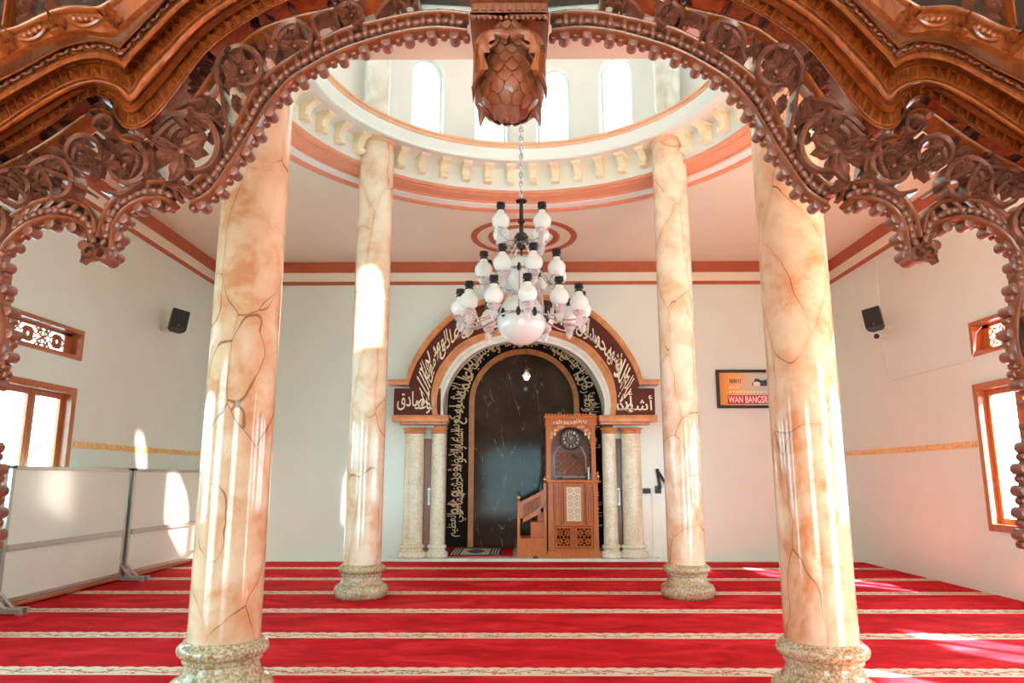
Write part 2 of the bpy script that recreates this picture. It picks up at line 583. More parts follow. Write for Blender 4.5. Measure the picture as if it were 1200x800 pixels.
# ------------------------------------------------------------------ arabic lettering (joined letter forms)
_F = {'ا': (0xFE8D, 2), 'أ': (0xFE83, 2), 'إ': (0xFE87, 2), 'آ': (0xFE81, 2), 'ب': (0xFE8F, 4), 'ة': (0xFE93, 2), 'ت': (0xFE95, 4), 'ث': (0xFE99, 4),
      'ج': (0xFE9D, 4), 'ح': (0xFEA1, 4), 'خ': (0xFEA5, 4), 'د': (0xFEA9, 2), 'ذ': (0xFEAB, 2), 'ر': (0xFEAD, 2), 'ز': (0xFEAF, 2), 'س': (0xFEB1, 4),
      'ش': (0xFEB5, 4), 'ص': (0xFEB9, 4), 'ض': (0xFEBD, 4), 'ط': (0xFEC1, 4), 'ظ': (0xFEC5, 4), 'ع': (0xFEC9, 4), 'غ': (0xFECD, 4), 'ف': (0xFED1, 4),
      'ق': (0xFED5, 4), 'ك': (0xFED9, 4), 'ل': (0xFEDD, 4), 'م': (0xFEE1, 4), 'ن': (0xFEE5, 4), 'ه': (0xFEE9, 4), 'و': (0xFEED, 2), 'ى': (0xFEEF, 2),
      'ي': (0xFEF1, 4), 'ؤ': (0xFE85, 2), 'ئ': (0xFE89, 4), 'ء': (0xFE80, 1)}
def shape_word(w):
    out = []
    i = 0
    joined = False
    while i < len(w):
        c = w[i]
        if c == 'ل' and i + 1 < len(w) and w[i + 1] in 'اأإ':
            base = {'ا': 0xFEFB, 'أ': 0xFEF7, 'إ': 0xFEF9}[w[i + 1]]
            out.append(chr(base + (1 if joined else 0)))
            joined = False
            i += 2
            continue
        base, n = _F[c]
        nxt = i + 1 < len(w) and w[i + 1] != 'ء'
        can = n == 4 and nxt
        if n == 1:
            k = 0
        elif joined:
            k = 3 if can else 1
        else:
            k = 2 if can else 0
        out.append(chr(base + k))
        joined = can
        i += 1
    return ''.join(reversed(out))
_wc = {}
def text_mesh(s, extrude=0.0):
    """triangles of a piece of text at size 1: (verts, faces), bbox"""
    if (s, extrude) in _wc:
        return _wc[(s, extrude)]
    c = bpy.data.curves.new('lettering', 'FONT')
    c.body = s
    c.extrude = extrude
    c.resolution_u = 3
    c.offset = 0.004
    o = bpy.data.objects.new('lettering', c)
    COL.objects.link(o)
    dg = bpy.context.evaluated_depsgraph_get()
    ev = o.evaluated_get(dg)
    me = ev.to_mesh()
    vs = [v.co.copy() for v in me.vertices]
    fs = [tuple(p.vertices) for p in me.polygons]
    ev.to_mesh_clear()
    bpy.data.objects.remove(o)
    bpy.data.curves.remove(c)
    x0, x1 = min(v.x for v in vs), max(v.x for v in vs)
    y0, y1 = min(v.y for v in vs), max(v.y for v in vs)
    _wc[(s, extrude)] = (vs, fs, (x0, x1, y0, y1))
    return _wc[(s, extrude)]
def put_text(mb, s, fn, extrude=0.5, sub=False):
    """fn maps normalised (x 0..1, y 0..1, z -1..1) to a world point"""
    vs, fs, (x0, x1, y0, y1) = text_mesh(s, 0.05)
    nv = [mb.bm.verts.new(fn((v.x - x0) / (x1 - x0), (v.y - y0) / max(1e-6, y1 - y0), v.z / 0.05)) for v in vs]
    for f in fs:
        mb.face([nv[i] for i in f])
def word_aspect(s):
    vs, fs, (x0, x1, y0, y1) = text_mesh(s, 0.05)
    return (x1 - x0) / max(1e-6, y1 - y0)
def calligraphy(mb, words, total, height, fn, seed=1, tight=0.60):
    """pack words in two interlaced levels along a band; reading runs from the right end to the left.
    fn(s metres from the left end, h 0..1, z -1..1) -> world point"""
    rnd = random.Random(seed)
    plan = []
    for k, w in enumerate(words):
        sw = shape_word(w)
        a = word_aspect(sw)
        hf = 0.68 + 0.18 * rnd.random()
        if a < 0.45:
            hf = 0.86
        width = max(0.16, min(1.5, a * 0.60)) * hf * height
        plan.append([sw, hf, width, k % 2])
    adv = sum(p[2] for p in plan) * tight
    k = total / (adv + plan[-1][2] * (1 - tight))
    cur = total
    for sw, hf, width, lev in plan:
        w2 = width * k
        h0 = 0.02 if lev == 0 else 0.98 - hf
        sl = 0.12 * height
        def f(x, y, z, cur=cur, w2=w2, h0=h0, hf=hf):
            return fn(min(total, max(0, cur - w2 * (1 - x))), h0 + hf * y, z)
        put_text(mb, sw, f)
        cur -= w2 * tight

# ================================================================== THE ROOM
XL, XR, YB, YF, ZC = -5.5, 5.62, 12.6, 2.6, 5.2
CX, CY = 0.05, 6.90                       # centre of the dome ring

def wall_cells(name, axis, p0, p1, a0, a1, z0, z1, holes, mat, label):
    """wall slab between planes p0 (inner) and p1 with rectangular openings (a, z)"""
    As = sorted({a0, a1, *[h[0] for h in holes], *[h[1] for h in holes]})
    Zs = sorted({z0, z1, *[h[2] for h in holes], *[h[3] for h in holes]})
    def solid(i, j):
        if i < 0 or j < 0 or i >= len(As) - 1 or j >= len(Zs) - 1:
            return False
        ca, cz = (As[i] + As[i + 1]) / 2, (Zs[j] + Zs[j + 1]) / 2
        return not any(h[0] < ca < h[1] and h[2] < cz < h[3] for h in holes)
    mb = MB()
    def P(p, a, z):
        return (p, a, z) if axis == 'X' else (a, p, z)
    def quad(*c):
        mb.face([mb.bm.verts.new(P(*q)) for q in c])
    for i in range(len(As) - 1):
        for j in range(len(Zs) - 1):
            if not solid(i, j):
                continue
            u0, u1, w0, w1 = As[i], As[i + 1], Zs[j], Zs[j + 1]
            for p in (p0, p1):
                quad((p, u0, w0), (p, u1, w0), (p, u1, w1), (p, u0, w1))
            if not solid(i - 1, j):
                quad((p0, u0, w0), (p1, u0, w0), (p1, u0, w1), (p0, u0, w1))
            if not solid(i + 1, j):
                quad((p0, u1, w0), (p1, u1, w0), (p1, u1, w1), (p0, u1, w1))
            if not solid(i, j - 1):
                quad((p0, u0, w0), (p1, u0, w0), (p1, u1, w0), (p0, u1, w0))
            if not solid(i, j + 1):
                quad((p0, u0, w1), (p1, u0, w1), (p1, u1, w1), (p0, u1, w1))
    bmesh.ops.remove_doubles(mb.bm, verts=mb.bm.verts, dist=1e-5)
    return tag(mb.build(name, mat), label, 'wall', kind='structure')

WIN_L = [(6.92, 8.85, 0.74, 2.44), (3.0, 6.75, 0.74, 2.44)]
VENT_L = [(6.92, 8.87, 2.79, 3.165), (3.0, 6.75, 2.79, 3.165)]
WIN_R = [(6.98, 8.90, 0.735, 2.48), (3.0, 6.8, 0.735, 2.48)]
VENT_R = [(6.98, 8.83, 2.82, 3.24)]
PORCH_HOLES = [(-1.55, 1.65, -0.02, 2.7)]
SLIT_R = []
wall_cells('wall_left', 'X', XL, XL - 0.2, YF - 0.26, YB + 0.2, -0.02, ZC, WIN_L + VENT_L, M['wall'], 'white tiled side wall with teak windows behind the whiteboards')
wall_cells('wall_right', 'X', XR, XR + 0.2, YF - 0.26, YB + 0.2, -0.02, ZC, WIN_R + VENT_R + SLIT_R, M['wall'], 'white tiled side wall with the speaker and the security camera')
wall_cells('wall_front', 'Y', YF, YF - 0.26, XL - 0.2, XR + 0.2, -0.02, ZC, [(-1.98, 2.06, -0.02, 2.98), (-4.9, -3.0, -0.02, 2.5), (3.1, 5.0, -0.02, 2.5)], M['wall_plaster'], 'wall pierced by the wide opening under the carved archway')

def slab(name, a, b, mat, label, cat):
    mb = MB()
    mb.box(a, b)
    return tag(mb.build(name, mat), label, cat, kind='structure')
slab('floor', (XL - 0.2, -4.5, -0.2), (XR + 0.2, 14.6, -0.014), M['cream_tile'], 'pale tiled floor beneath the red carpet', 'floor')
slab('ceiling_porch', (XL - 0.2, -2.6, 3.45), (XR + 0.2, YF - 0.26, 3.6), M['wall_plaster'], 'plain roof slab over the porch before the archway', 'ceiling')

PYB = -4.5  # added enclosure, out of view, that cuts the light on the archway front
PXL, PXR_ = -2.42, 2.50
slab('ceiling_light_cut', (PXL - 0.15, PYB - 0.2, 3.45), (PXR_ + 0.15, -2.6, 3.6), M['wall_plaster'], 'added unseen ceiling that cuts the light on the archway front', 'ceiling')
wall_cells('wall_light_cut_rear', 'Y', PYB, PYB - 0.2, PXL - 0.15, PXR_ + 0.15, -0.02, 3.45, PORCH_HOLES, M['wood_door'], 'added unseen rear wall whose opening limits the light on the archway')
wall_cells('wall_light_cut_left', 'X', PXL, PXL - 0.15, PYB, YF - 0.26, -0.02, 3.45, [], M['wood_door'], 'added unseen side wall cutting light on the archway, on the whiteboards side')
wall_cells('wall_light_cut_right', 'X', PXR_, PXR_ + 0.15, PYB, YF - 0.26, -0.02, 3.45, [], M['wood_door'], 'added unseen side wall cutting light on the archway, on the security camera side')
mb = MB()
mb.box((XL, YF + 0.02, -0.014), (XR, 12.3, 0.0))
tag(mb.build('prayer_carpet', M['carpet']), 'red prayer carpet with cream patterned row stripes covering the hall floor', 'carpet')

# back wall with the arched niche opening
NX, NR, NZ = 0.08, 1.55, 2.50             # niche centre, radius, springing height
mb = MB()
def niche_top(x):
    d = x - NX
    return NZ + math.sqrt(max(0, NR * NR - d * d))
nseg = 40
xs = [NX - NR * math.cos(PI * i / nseg) for i in range(nseg + 1)]
for yy in (YB, YB + 0.2):
    mb.face([mb.bm.verts.new(p) for p in ((XL - 0.2, yy, -0.02), (xs[0], yy, -0.02), (xs[0], yy, ZC), (XL - 0.2, yy, ZC))])
    mb.face([mb.bm.verts.new(p) for p in ((xs[-1], yy, -0.02), (XR + 0.2, yy, -0.02), (XR + 0.2, yy, ZC), (xs[-1], yy, ZC))])
    for a, b in zip(xs[:-1], xs[1:]):
        mb.face([mb.bm.verts.new(p) for p in ((a, yy, niche_top(a)), (b, yy, niche_top(b)), (b, yy, ZC), (a, yy, ZC))])
prof = [(xs[0], -0.02)] + [(x, niche_top(x)) for x in xs] + [(xs[-1], -0.02)]
rs = [[(p[0], yy, p[1]) for p in prof] for yy in (YB, YB + 0.2)]
mb.rings(rs, closed=False, cap=False)
bmesh.ops.remove_doubles(mb.bm, verts=mb.bm.verts, dist=1e-5)
tag(mb.build('wall_back', M['wall']), 'white tiled wall behind the prayer niche', 'wall', kind='structure')
mb = MB()
YN = 14.20                                # niche back plane
rs = [[(p[0], yy, p[1]) for p in prof] for yy in (YB + 0.2, YN)]
mb.rings(rs, closed=False, cap=False)
v = [mb.bm.verts.new((p[0], YN, p[1])) for p in prof]
mb.face(v)
tag(mb.build('wall_niche', M['wall_plaster']), 'plain vaulted recess of the prayer niche', 'wall', kind='structure')
mb = MB()
mb.bbox((-2.2, 12.3, 0.0), (NX - NR, YB, 0.05), 0.008)
mb.bbox((NX + NR, 12.3, 0.0), (2.36, YB, 0.05), 0.008)
mb.bbox((NX - NR, 12.3, 0.0), (NX + NR, YN, 0.05), 0.008)
tag(mb.build('trim_1', M['marble_sill']), 'pale marble step at the foot of the prayer niche', 'step', kind='structure')
mb = MB()
mb.bbox((NX - NR + 0.02, 12.62, 0.05), (-0.10, YN - 0.09, 0.064), 0.004)
tag(mb.build('niche_carpet', M['carpet_plain']), 'plain red carpet inside the prayer niche', 'carpet')

# ceiling with round hole
RC = 3.06
mb = MB()
def rect_hit(a):
    dx, dy = math.cos(a), math.sin(a)
    t = 1e9
    if dx > 1e-9: t = min(t, (XR + 0.2 - CX) / dx)
    if dx < -1e-9: t = min(t, (XL - 0.2 - CX) / dx)
    if dy > 1e-9: t = min(t, (YB + 0.2 - CY) / dy)
    if dy < -1e-9: t = min(t, (YF - 0.26 - CY) / dy)
    return (CX + dx * t, CY + dy * t)
angs = sorted({2 * PI * i / 96 for i in range(96)} | {math.atan2(y - CY, x - CX) % (2 * PI) for x in (XL - 0.2, XR + 0.2) for y in (YF - 0.26, YB + 0.2)})
RM = (0.09, 11.21, 0.555)                 # round ceiling light recess
for zz in (ZC, ZC + 0.15):
    inner = [mb.bm.verts.new((CX + RC * math.cos(a), CY + RC * math.sin(a), zz)) for a in angs]
    outer = [mb.bm.verts.new((*rect_hit(a), zz)) for a in angs]
    for i in range(len(angs)):
        j = (i + 1) % len(angs)
        mb.face([inner[i], inner[j], outer[j], outer[i]])
tag(mb.build('ceiling', M['ceiling']), 'flat painted ceiling around the dome ring', 'ceiling', kind='structure')

# dome ring: mouldings, frieze with corbels, cornice
def ring_part(name, prof, mat, parent, smooth=35, seg=96):
    m_ = MB()
    rs = []
    for i in range(seg):
        a = 2 * PI * i / seg
        rs.append([(CX + r * math.cos(a), CY + r * math.sin(a), z) for r, z in prof])
    m_.rings(rs, closed=True, cap=False, loop=True)
    return m_.build(name, mat, parent, smooth)
ring = thing('trim_2', (CX, CY, ZC), 'round moulded cornice with small brackets around the dome opening', 'cornice', kind='structure')
ring_part('lower_bead', [(3.16, 5.215), (3.15, 5.175), (3.11, 5.155), (3.06, 5.16), (3.035, 5.18), (3.035, 5.215)], M['salmon'], ring)
ring_part('white_band', [(3.12, 5.25), (3.10, 5.19), (3.02, 5.185), (2.93, 5.205), (2.92, 5.24), (2.95, 5.27)], M['white_paint'], ring)
ring_part('salmon_moulding', [(3.10, 5.33), (2.96, 5.23), (2.91, 5.212), (2.895, 5.222), (2.89, 5.237), (2.855, 5.243), (2.79, 5.262), (2.735, 5.262), (2.73, 5.275), (2.705, 5.278), (2.665, 5.275), (2.65, 5.295), (2.66, 5.315), (2.70, 5.33)], M['salmon'], ring)
ring_part('frieze', [(3.10, 5.31), (2.685, 5.312), (2.685, 5.70), (3.10, 5.70)], M['white_paint'], ring)
ring_part('cornice', [(3.10, 5.645), (2.50, 5.640), (2.34, 5.625), (2.30, 5.592), (2.275, 5.580), (2.262, 5.592), (2.268, 5.612), (2.288, 5.62), (2.28, 5.66), (2.25, 5.71), (2.245, 5.748), (3.10, 5.755)], M['white_paint'], ring)
ring_part('cornice_bead', [(2.55, 5.75), (2.28, 5.752), (2.24, 5.753), (2.23, 5.775), (2.25, 5.79), (2.25, 5.80), (2.225, 5.81), (2.227, 5.835), (2.255, 5.85), (2.30, 5.86), (2.55, 5.86)], M['salmon_light'], ring)
mb = MB()
cp = [(2.685, 5.64), (2.49, 5.64), (2.485, 5.615), (2.495, 5.597), (2.52, 5.592), (2.55, 5.574), (2.585, 5.525), (2.598, 5.48), (2.585, 5.455), (2.565, 5.448), (2.555, 5.428), (2.565, 5.402), (2.595, 5.39), (2.63, 5.392), (2.685, 5.40)]
hw = 0.050
rs = [[(-(2.685 - r), s, z) for r, z in cp] for s in (-hw, -hw + 0.012, hw - 0.012, hw)]
mb.rings(rs)
mb.box((-0.212, -0.064, 5.60), (0.0, 0.064, 5.639))
corb = mb.build('corbel', M['corbel'], None, 40, origin=(0, 0, 0))
LOC[corb.name] = Vector((0, 0, 0))
corb.parent = ring
first = True
for k in range(52):
    deg = 360 / 52 * (k + 0.5)
    if min(abs((deg - q + 180) % 360 - 180) for q in (45, 135, 225, 315)) < 3:
        continue
    a = R(deg)
    c = corb if first else corb.copy()
    if not first:
        COL.objects.link(c)
    first = False
    c.location = (2.685 * math.cos(a), 2.685 * math.sin(a), -ZC)
    c.rotation_euler = (0, 0, a)

# drum wall with arched windows between four pilasters
RD, RD2, ZD0, ZD1 = 2.98, 3.15, 5.75, 7.62
WN = 20
mb = MB()
def wedge(a0, a1, lo0, lo1, hi0, hi1):
    vs = []
    for r in (RD, RD2):
        for a, lo, hi in ((a0, lo0, hi0), (a1, lo1, hi1)):
            for z in (lo, hi):
                vs.append(mb.bm.verts.new((CX + r * math.cos(a), CY + r * math.sin(a), z)))
    for f in ((0, 1, 3, 2), (4, 6, 7, 5), (0, 2, 6, 4), (1, 5, 7, 3), (0, 4, 5, 1), (2, 3, 7, 6)):
        mb.face([vs[i] for i in f])
slot = 2 * PI / WN
WHW = 0.25 / RD                           # half a window's width as an angle
ZW0, ZWS = 6.12, 7.13
win_angles = []
for s in range(WN):
    c = slot * s + R(9)
    ac, e = c, slot / 2
    if s % 5 == 2:
        for i in range(4):
            wedge(c - e + slot * i / 4, c - e + slot * (i + 1) / 4, ZD0, ZD0, ZD1, ZD1)
        continue
    if abs(math.degrees(c) - 351) < 2:        # unseen bay filled in to keep a sun patch off the niche column
        for i in range(4):
            wedge(c - e + slot * i / 4, c - e + slot * (i + 1) / 4, ZD0, ZD0, ZD1, ZD1)
        continue
    win_angles.append(c)
    for sg in (-1, 1):
        q = [c + sg * WHW, c + sg * (WHW + e) / 2, c + sg * e]
        wedge(q[0], q[1], ZD0, ZD0, ZD1, ZD1)
        wedge(q[1], q[2], ZD0, ZD0, ZD1, ZD1)
    n = 10
    for i in range(n):
        t0, t1 = -1 + 2 * i / n, -1 + 2 * (i + 1) / n
        z0, z1 = (ZWS + 0.25 * math.sqrt(max(0, 1 - t * t)) for t in (t0, t1))
        wedge(c + WHW * t0, c + WHW * t1, z0, z1, ZD1, ZD1)
        wedge(c + WHW * t0, c + WHW * t1, ZD0, ZD0, ZW0, ZW0)
tag(mb.build('wall_dome', plain('drum_white_paint', (0.90, 0.92, 0.92), 0.5, 0, 0.015, 3)), 'round white drum wall with arched windows under the dome', 'wall', kind='structure')
mb = MB()
for d in (45, 135, 225, 315):
    a = R(d)
    mb.lathe([(0.20, ZD0), (0.20, ZD0 + 0.05), (0.175, ZD0 + 0.07), (0.175, ZD1 - 0.06), (0.2, ZD1 - 0.04), (0.2, ZD1)], (CX + 2.74 * math.cos(a), CY + 2.74 * math.sin(a), 0), 24)
tag(mb.build('trim_3', M['pilaster'], None, 40), 'pale marble pilasters between the dome windows', 'pilaster', kind='structure')
wi = 10
for c in win_angles:
    w = thing('window_%d' % wi, (CX + 3.07 * math.cos(c), CY + 3.07 * math.sin(c), ZW0), 'arched white window in the dome drum', 'window', 'dome windows', 'structure')
    wi += 1
    w.rotation_euler = (0, 0, c - PI / 2)
    LOC[w.name] = Vector((0, 0, 0))
    out = [(-0.246, 0.0)] + [(-0.246 * math.cos(PI * i / 12), ZWS - ZW0 + 0.246 * math.sin(PI * i / 12)) for i in range(13)] + [(0.246, 0.0)]
    inn = [(x * 0.86, max(0.03, z - 0.03)) for x, z in out]
    mb = MB()
    mb.strip(out, inn, -0.02, 0.02)
    mb.box((-0.21, -0.015, 0.0), (0.21, 0.015, 0.035))
    mb.build('window_frame', M['white_paint'], w)
    mb = MB()
    mb.prism(inn, -0.003, 0.003)
    mb.build('pane', M['frost'], w)
# small cornice and dome shell
mb = MB()
prof = [(RD2, 7.62), (2.90, 7.60), (2.88, 7.64), (2.92, 7.70), (RD2, 7.72)]
rs = [[(CX + r * math.cos(2 * PI * i / 64), CY + r * math.sin(2 * PI * i / 64), z) for r, z in prof] for i in range(64)]
mb.rings(rs, True, False, True)
tag(mb.build('trim_4', M['marble_sill'], None, 35), 'thin cream moulding at the top of the drum', 'moulding', kind='structure')
mb = MB()
rs = [[(CX + 3.10 * math.cos(t) * math.cos(2 * PI * i / 48), CY + 3.10 * math.cos(t) * math.sin(2 * PI * i / 48), 7.68 + 2.3 * math.sin(t)) for i in range(48)] for t in [PI / 2 * k / 14 * 0.985 for k in range(15)]]
mb.rings(rs, True, False)
mb.bm.faces.new([v for v in mb.bm.verts if v.co.z > 7.68 + 2.3 * math.sin(PI / 2 * 0.985) - 1e-4])
tag(mb.build('ceiling_dome', M['white_paint'], None, 60), 'white inner shell of the dome', 'ceiling', kind='structure')

# painted bands under the ceiling, gold dado line
def band(name, z0, z1, mat, d, label):
    m_ = MB()
    m_.box((XL, YF, z0), (XL + d, YB, z1))
    m_.box((XR - d, YF, z0), (XR, YB, z1))
    m_.box((XL, YB - d, z0), (XR, YB, z1))
    tag(m_.build(name, mat), label, 'trim', kind='structure')
band('trim_5', 5.005, 5.198, M['terracotta'], 0.035, 'wide terracotta band under the ceiling')
band('trim_6', 4.775, 4.838, M['terracotta'], 0.02, 'thin terracotta line below the wide band')
band('trim_7', 4.838, 5.005, M['ceiling'], 0.008, 'cream painted strip between the two terracotta bands')
def dado(name, x0, x1, y0, y1, mat, label):
    m_ = MB()
    m_.box((x0, y0, 1.715), (x1, y1, 1.80))
    n = int((y1 - y0) / 0.07)
    xm = x1 if x0 == XL else x0
    sg = 1 if x0 == XL else -1
    for i in range(n):
        yy = y0 + (i + 0.5) * (y1 - y0) / n
        m_.box((min(xm, xm + sg * 0.004), yy - 0.022, 1.735), (max(xm, xm + sg * 0.004), yy + 0.022, 1.78))
    tag(m_.build(name, mat), label, 'trim', kind='structure')
dado('trim_8', XL, XL + 0.008, 8.93, YB, M['goldrail'], 'gold patterned tile line on the wall above the whiteboards')
dado('trim_9', XR - 0.008, XR, 8.97, YB, M['goldrail'], 'gold patterned tile line on the wall beside the tall window')

# ------------------------------------------------------------------ windows in the side walls
def side_window(name, x, sg, y0, y1, z0, z1, n, label):
    """casement window; sg = +1 when the room lies towards +x"""
    w = thing(name, (x, (y0 + y1) / 2, z0), label, 'window', None, 'structure')
    fw, dp = 0.085, 0.16
    xo, xi = x - sg * dp, x + sg * 0.03
    xa, xb = min(xo, xi), max(xo, xi)
    m_ = MB()
    m_.bbox((xa, y0, z0), (xb, y0 + fw, z1), 0.006)
    m_.bbox((xa, y1 - fw, z0), (xb, y1, z1), 0.006)
    m_.bbox((xa, y0 + fw, z1 - fw), (xb, y1 - fw, z1), 0.006)
    m_.bbox((xa, y0 + fw, z0), (xb, y1 - fw, z0 + fw), 0.006)
    m_.build('window_frame', M['wood_win'], w)
    sw = (y1 - y0 - 2 * fw) / n
    xs0, xs1 = x - sg * 0.12, x - sg * 0.07
    a_, b_ = min(xs0, xs1), max(xs0, xs1)
    for k in range(n):
        s0, s1 = y0 + fw + sw * k, y0 + fw + sw * (k + 1)
        st = 0.065
        m_ = MB()
        zb, zt = z0 + fw, z1 - fw
        m_.bbox((a_, s0 + 0.003, zb), (b_, s0 + st, zt), 0.005)
        m_.bbox((a_, s1 - st, zb), (b_, s1 - 0.003, zt), 0.005)
        m_.bbox((a_, s0 + st, zt - st), (b_, s1 - st, zt), 0.005)
        m_.bbox((a_, s0 + st, zb), (b_, s1 - st, zb + st), 0.005)
        so = m_.build('sash', M['wood_win'], w)
        m_ = MB()
        m_.box(((a_ + b_) / 2 - 0.003, s0 + st - 0.004, zb + st - 0.004), ((a_ + b_) / 2 + 0.003, s1 - st + 0.004, zt - st + 0.004))
        m_.build('pane', M['pane'], so)
    return w
def vent_window(name, x, sg, y0, y1, z0, z1, label):
    w = thing(name, (x, (y0 + y1) / 2, z0), label, 'window', None, 'structure')
    fw = 0.05
    xo, xi = x - sg * 0.17, x + sg * 0.03
    xa, xb = min(xo, xi), max(xo, xi)
    m_ = MB()
    m_.bbox((xa, y0, z0), (xb, y0 + fw, z1), 0.005)
    m_.bbox((xa, y1 - fw, z0), (xb, y1, z1), 0.005)
    m_.bbox((xa, y0 + fw, z1 - fw), (xb, y1 - fw, z1), 0.005)
    m_.bbox((xa, y0 + fw, z0), (xb, y1 - fw, z0 + fw), 0.005)
    m_.build('window_frame', M['wood_win'], w)
    xc = x - sg * 0.11
    a0, a1, b0, b1 = y0 + fw, y1 - fw, z0 + fw, z1 - fw
    m_ = MB()
    rb = 0.075
    for q in (((xc - 0.012, a0, b0), (xc + 0.012, a0 + rb * 1.8, b1)), ((xc - 0.012, a1 - rb * 1.8, b0), (xc + 0.012, a1, b1)),
              ((xc - 0.012, a0, b1 - 0.035), (xc + 0.012, a1, b1)), ((xc - 0.012, a0, b0), (xc + 0.012, a1, b0 + 0.035))):
        m_.box(*q)
    a0, a1, b0, b1 = a0 + rb * 1.8, a1 - rb * 1.8, b0 + 0.035, b1 - 0.035
    zc = (b0 + b1) / 2
    n = int((a1 - a0) / 0.26)
    for k in range(n):
        yc = a0 + (k + 0.5) * (a1 - a0) / n
        hp = (a1 - a0) / n / 2
        hh = (b1 - b0) / 2
        if k % 2:
            m_.tube([(xc, yc + 0.075 * math.cos(t), zc + 0.075 * math.sin(t)) for t in [2 * PI * i / 16 for i in range(16)]], 0.017, 5, True)
            for q in range(8):
                t = 2 * PI * q / 8
                m_.ball((xc, yc + 0.045 * math.cos(t), zc + 0.045 * math.sin(t)), 0.026, 6, (0.5, 1, 1))
        else:
            for sx in (-1, 1):
                for sz in (-1, 1):
                    m_.tube([(xc, yc + sx * (0.012 + 0.05 * (1 + math.cos(t)) * 0.5 + 0.02), zc + sz * (0.055 + 0.045 * math.sin(t))) for t in [1.6 * PI * i / 9 for i in range(10)]], 0.011, 5)
                    m_.tube([(xc, yc, zc), (xc, yc + sx * hp * 0.55, zc + sz * hh * 0.35), (xc, yc + sx * hp, zc + sz * hh)], 0.012, 5)
            m_.ball((xc, yc, zc), 0.032, 8, (0.5, 1, 1))
        for sz in (-1, 1):
            m_.tube([(xc, yc - hp, zc + sz * hh * 0.15), (xc, yc - hp * 0.4, zc + sz * hh * 0.75), (xc, yc + hp * 0.4, zc + sz * hh * 0.75), (xc, yc + hp, zc + sz * hh * 0.15)], 0.011, 5)
    m_.build('fretwork', M['wood_win'], w)
    m_ = MB()
    m_.box((x - sg * 0.155 - 0.003, y0 + fw, z0 + fw), (x - sg * 0.155 + 0.003, y1 - fw, z1 - fw))
    m_.build('pane', M['pane'], w)
    return w
side_window('window_1', XL, 1, *WIN_L[0], 3, 'teak casement window above the whiteboards')
side_window('window_2', XL, 1, *WIN_L[1], 3, 'teak casement window nearer the archway')
vent_window('window_3', XL, 1, *VENT_L[0], 'small fretwork vent window above the casement over the whiteboards')
vent_window('window_4', XL, 1, *VENT_L[1], 'small fretwork vent window nearer the archway')
side_window('window_5', XR, -1, *WIN_R[0], 3, 'teak casement window in the wall with the security camera')
vent_window('window_6', XR, -1, *VENT_R[0], 'small fretwork vent window in the wall with the security camera')

side_window('window_7', XR, -1, *WIN_R[1], 3, 'teak casement window nearer the archway in the wall with the security camera')
# added unseen planks outside that window block the sun; two gaps shape its streaks
m_ = MB()
for y0_, y1_ in ((0.6, 2.92), (3.36, 3.50), (3.90, 7.5)):
    xa_, xb_ = XR + 0.2, XR + 2.1
    dy = (xb_ - xa_) * 1.058
    m_.rings([[(xa_, y0_, z), (xb_, y0_ - dy, z), (xb_, y1_ - dy, z), (xa_, y1_, z)] for z in (2.52, 2.56)])
tag(m_.build('sun_blocker_planks', M['wood_door']), 'added unseen planks outside the side window that shape the sun streaks', 'sun blocker', kind='structure')
# doors behind the niche columns
def niche_door(name, x0, x1, hx, mat, label):
    d = thing(name, ((x0 + x1) / 2, YB, 0.05), label, 'door', None, 'structure')
    m_ = MB()
    m_.bbox((x0, YB - 0.035, 0.05), (x1, YB - 0.001, 2.02), 0.004)
    m_.bbox((x0 + 0.03, YB - 0.045, 0.2), (x1 - 0.03, YB - 0.03, 0.95), 0.004)
    m_.bbox((x0 + 0.03, YB - 0.045, 1.1), (x1 - 0.03, YB - 0.03, 1.92), 0.004)
    m_.build('door_leaf', mat, d)
    m_ = MB()
    m_.tube([(hx, YB - 0.045, 0.92), (hx, YB - 0.085, 0.94), (hx, YB - 0.085, 1.14), (hx, YB - 0.045, 1.16)], 0.010, 8)
    m_.bbox((hx - 0.02, YB - 0.05, 0.9), (hx + 0.02, YB - 0.043, 1.18), 0.002)
    m_.build('door_handle', M['chrome'], d)
niche_door('door_1', -1.80, NX - NR - 0.01, -1.53, M['wood_door'], 'narrow reddish wooden door behind the paired niche columns beside the prayer mat')
niche_door('door_2', NX + NR + 0.01, 1.92, 1.70, M['wood_minbar_dark'], 'narrow dark wooden door behind the paired niche columns beside the pulpit')

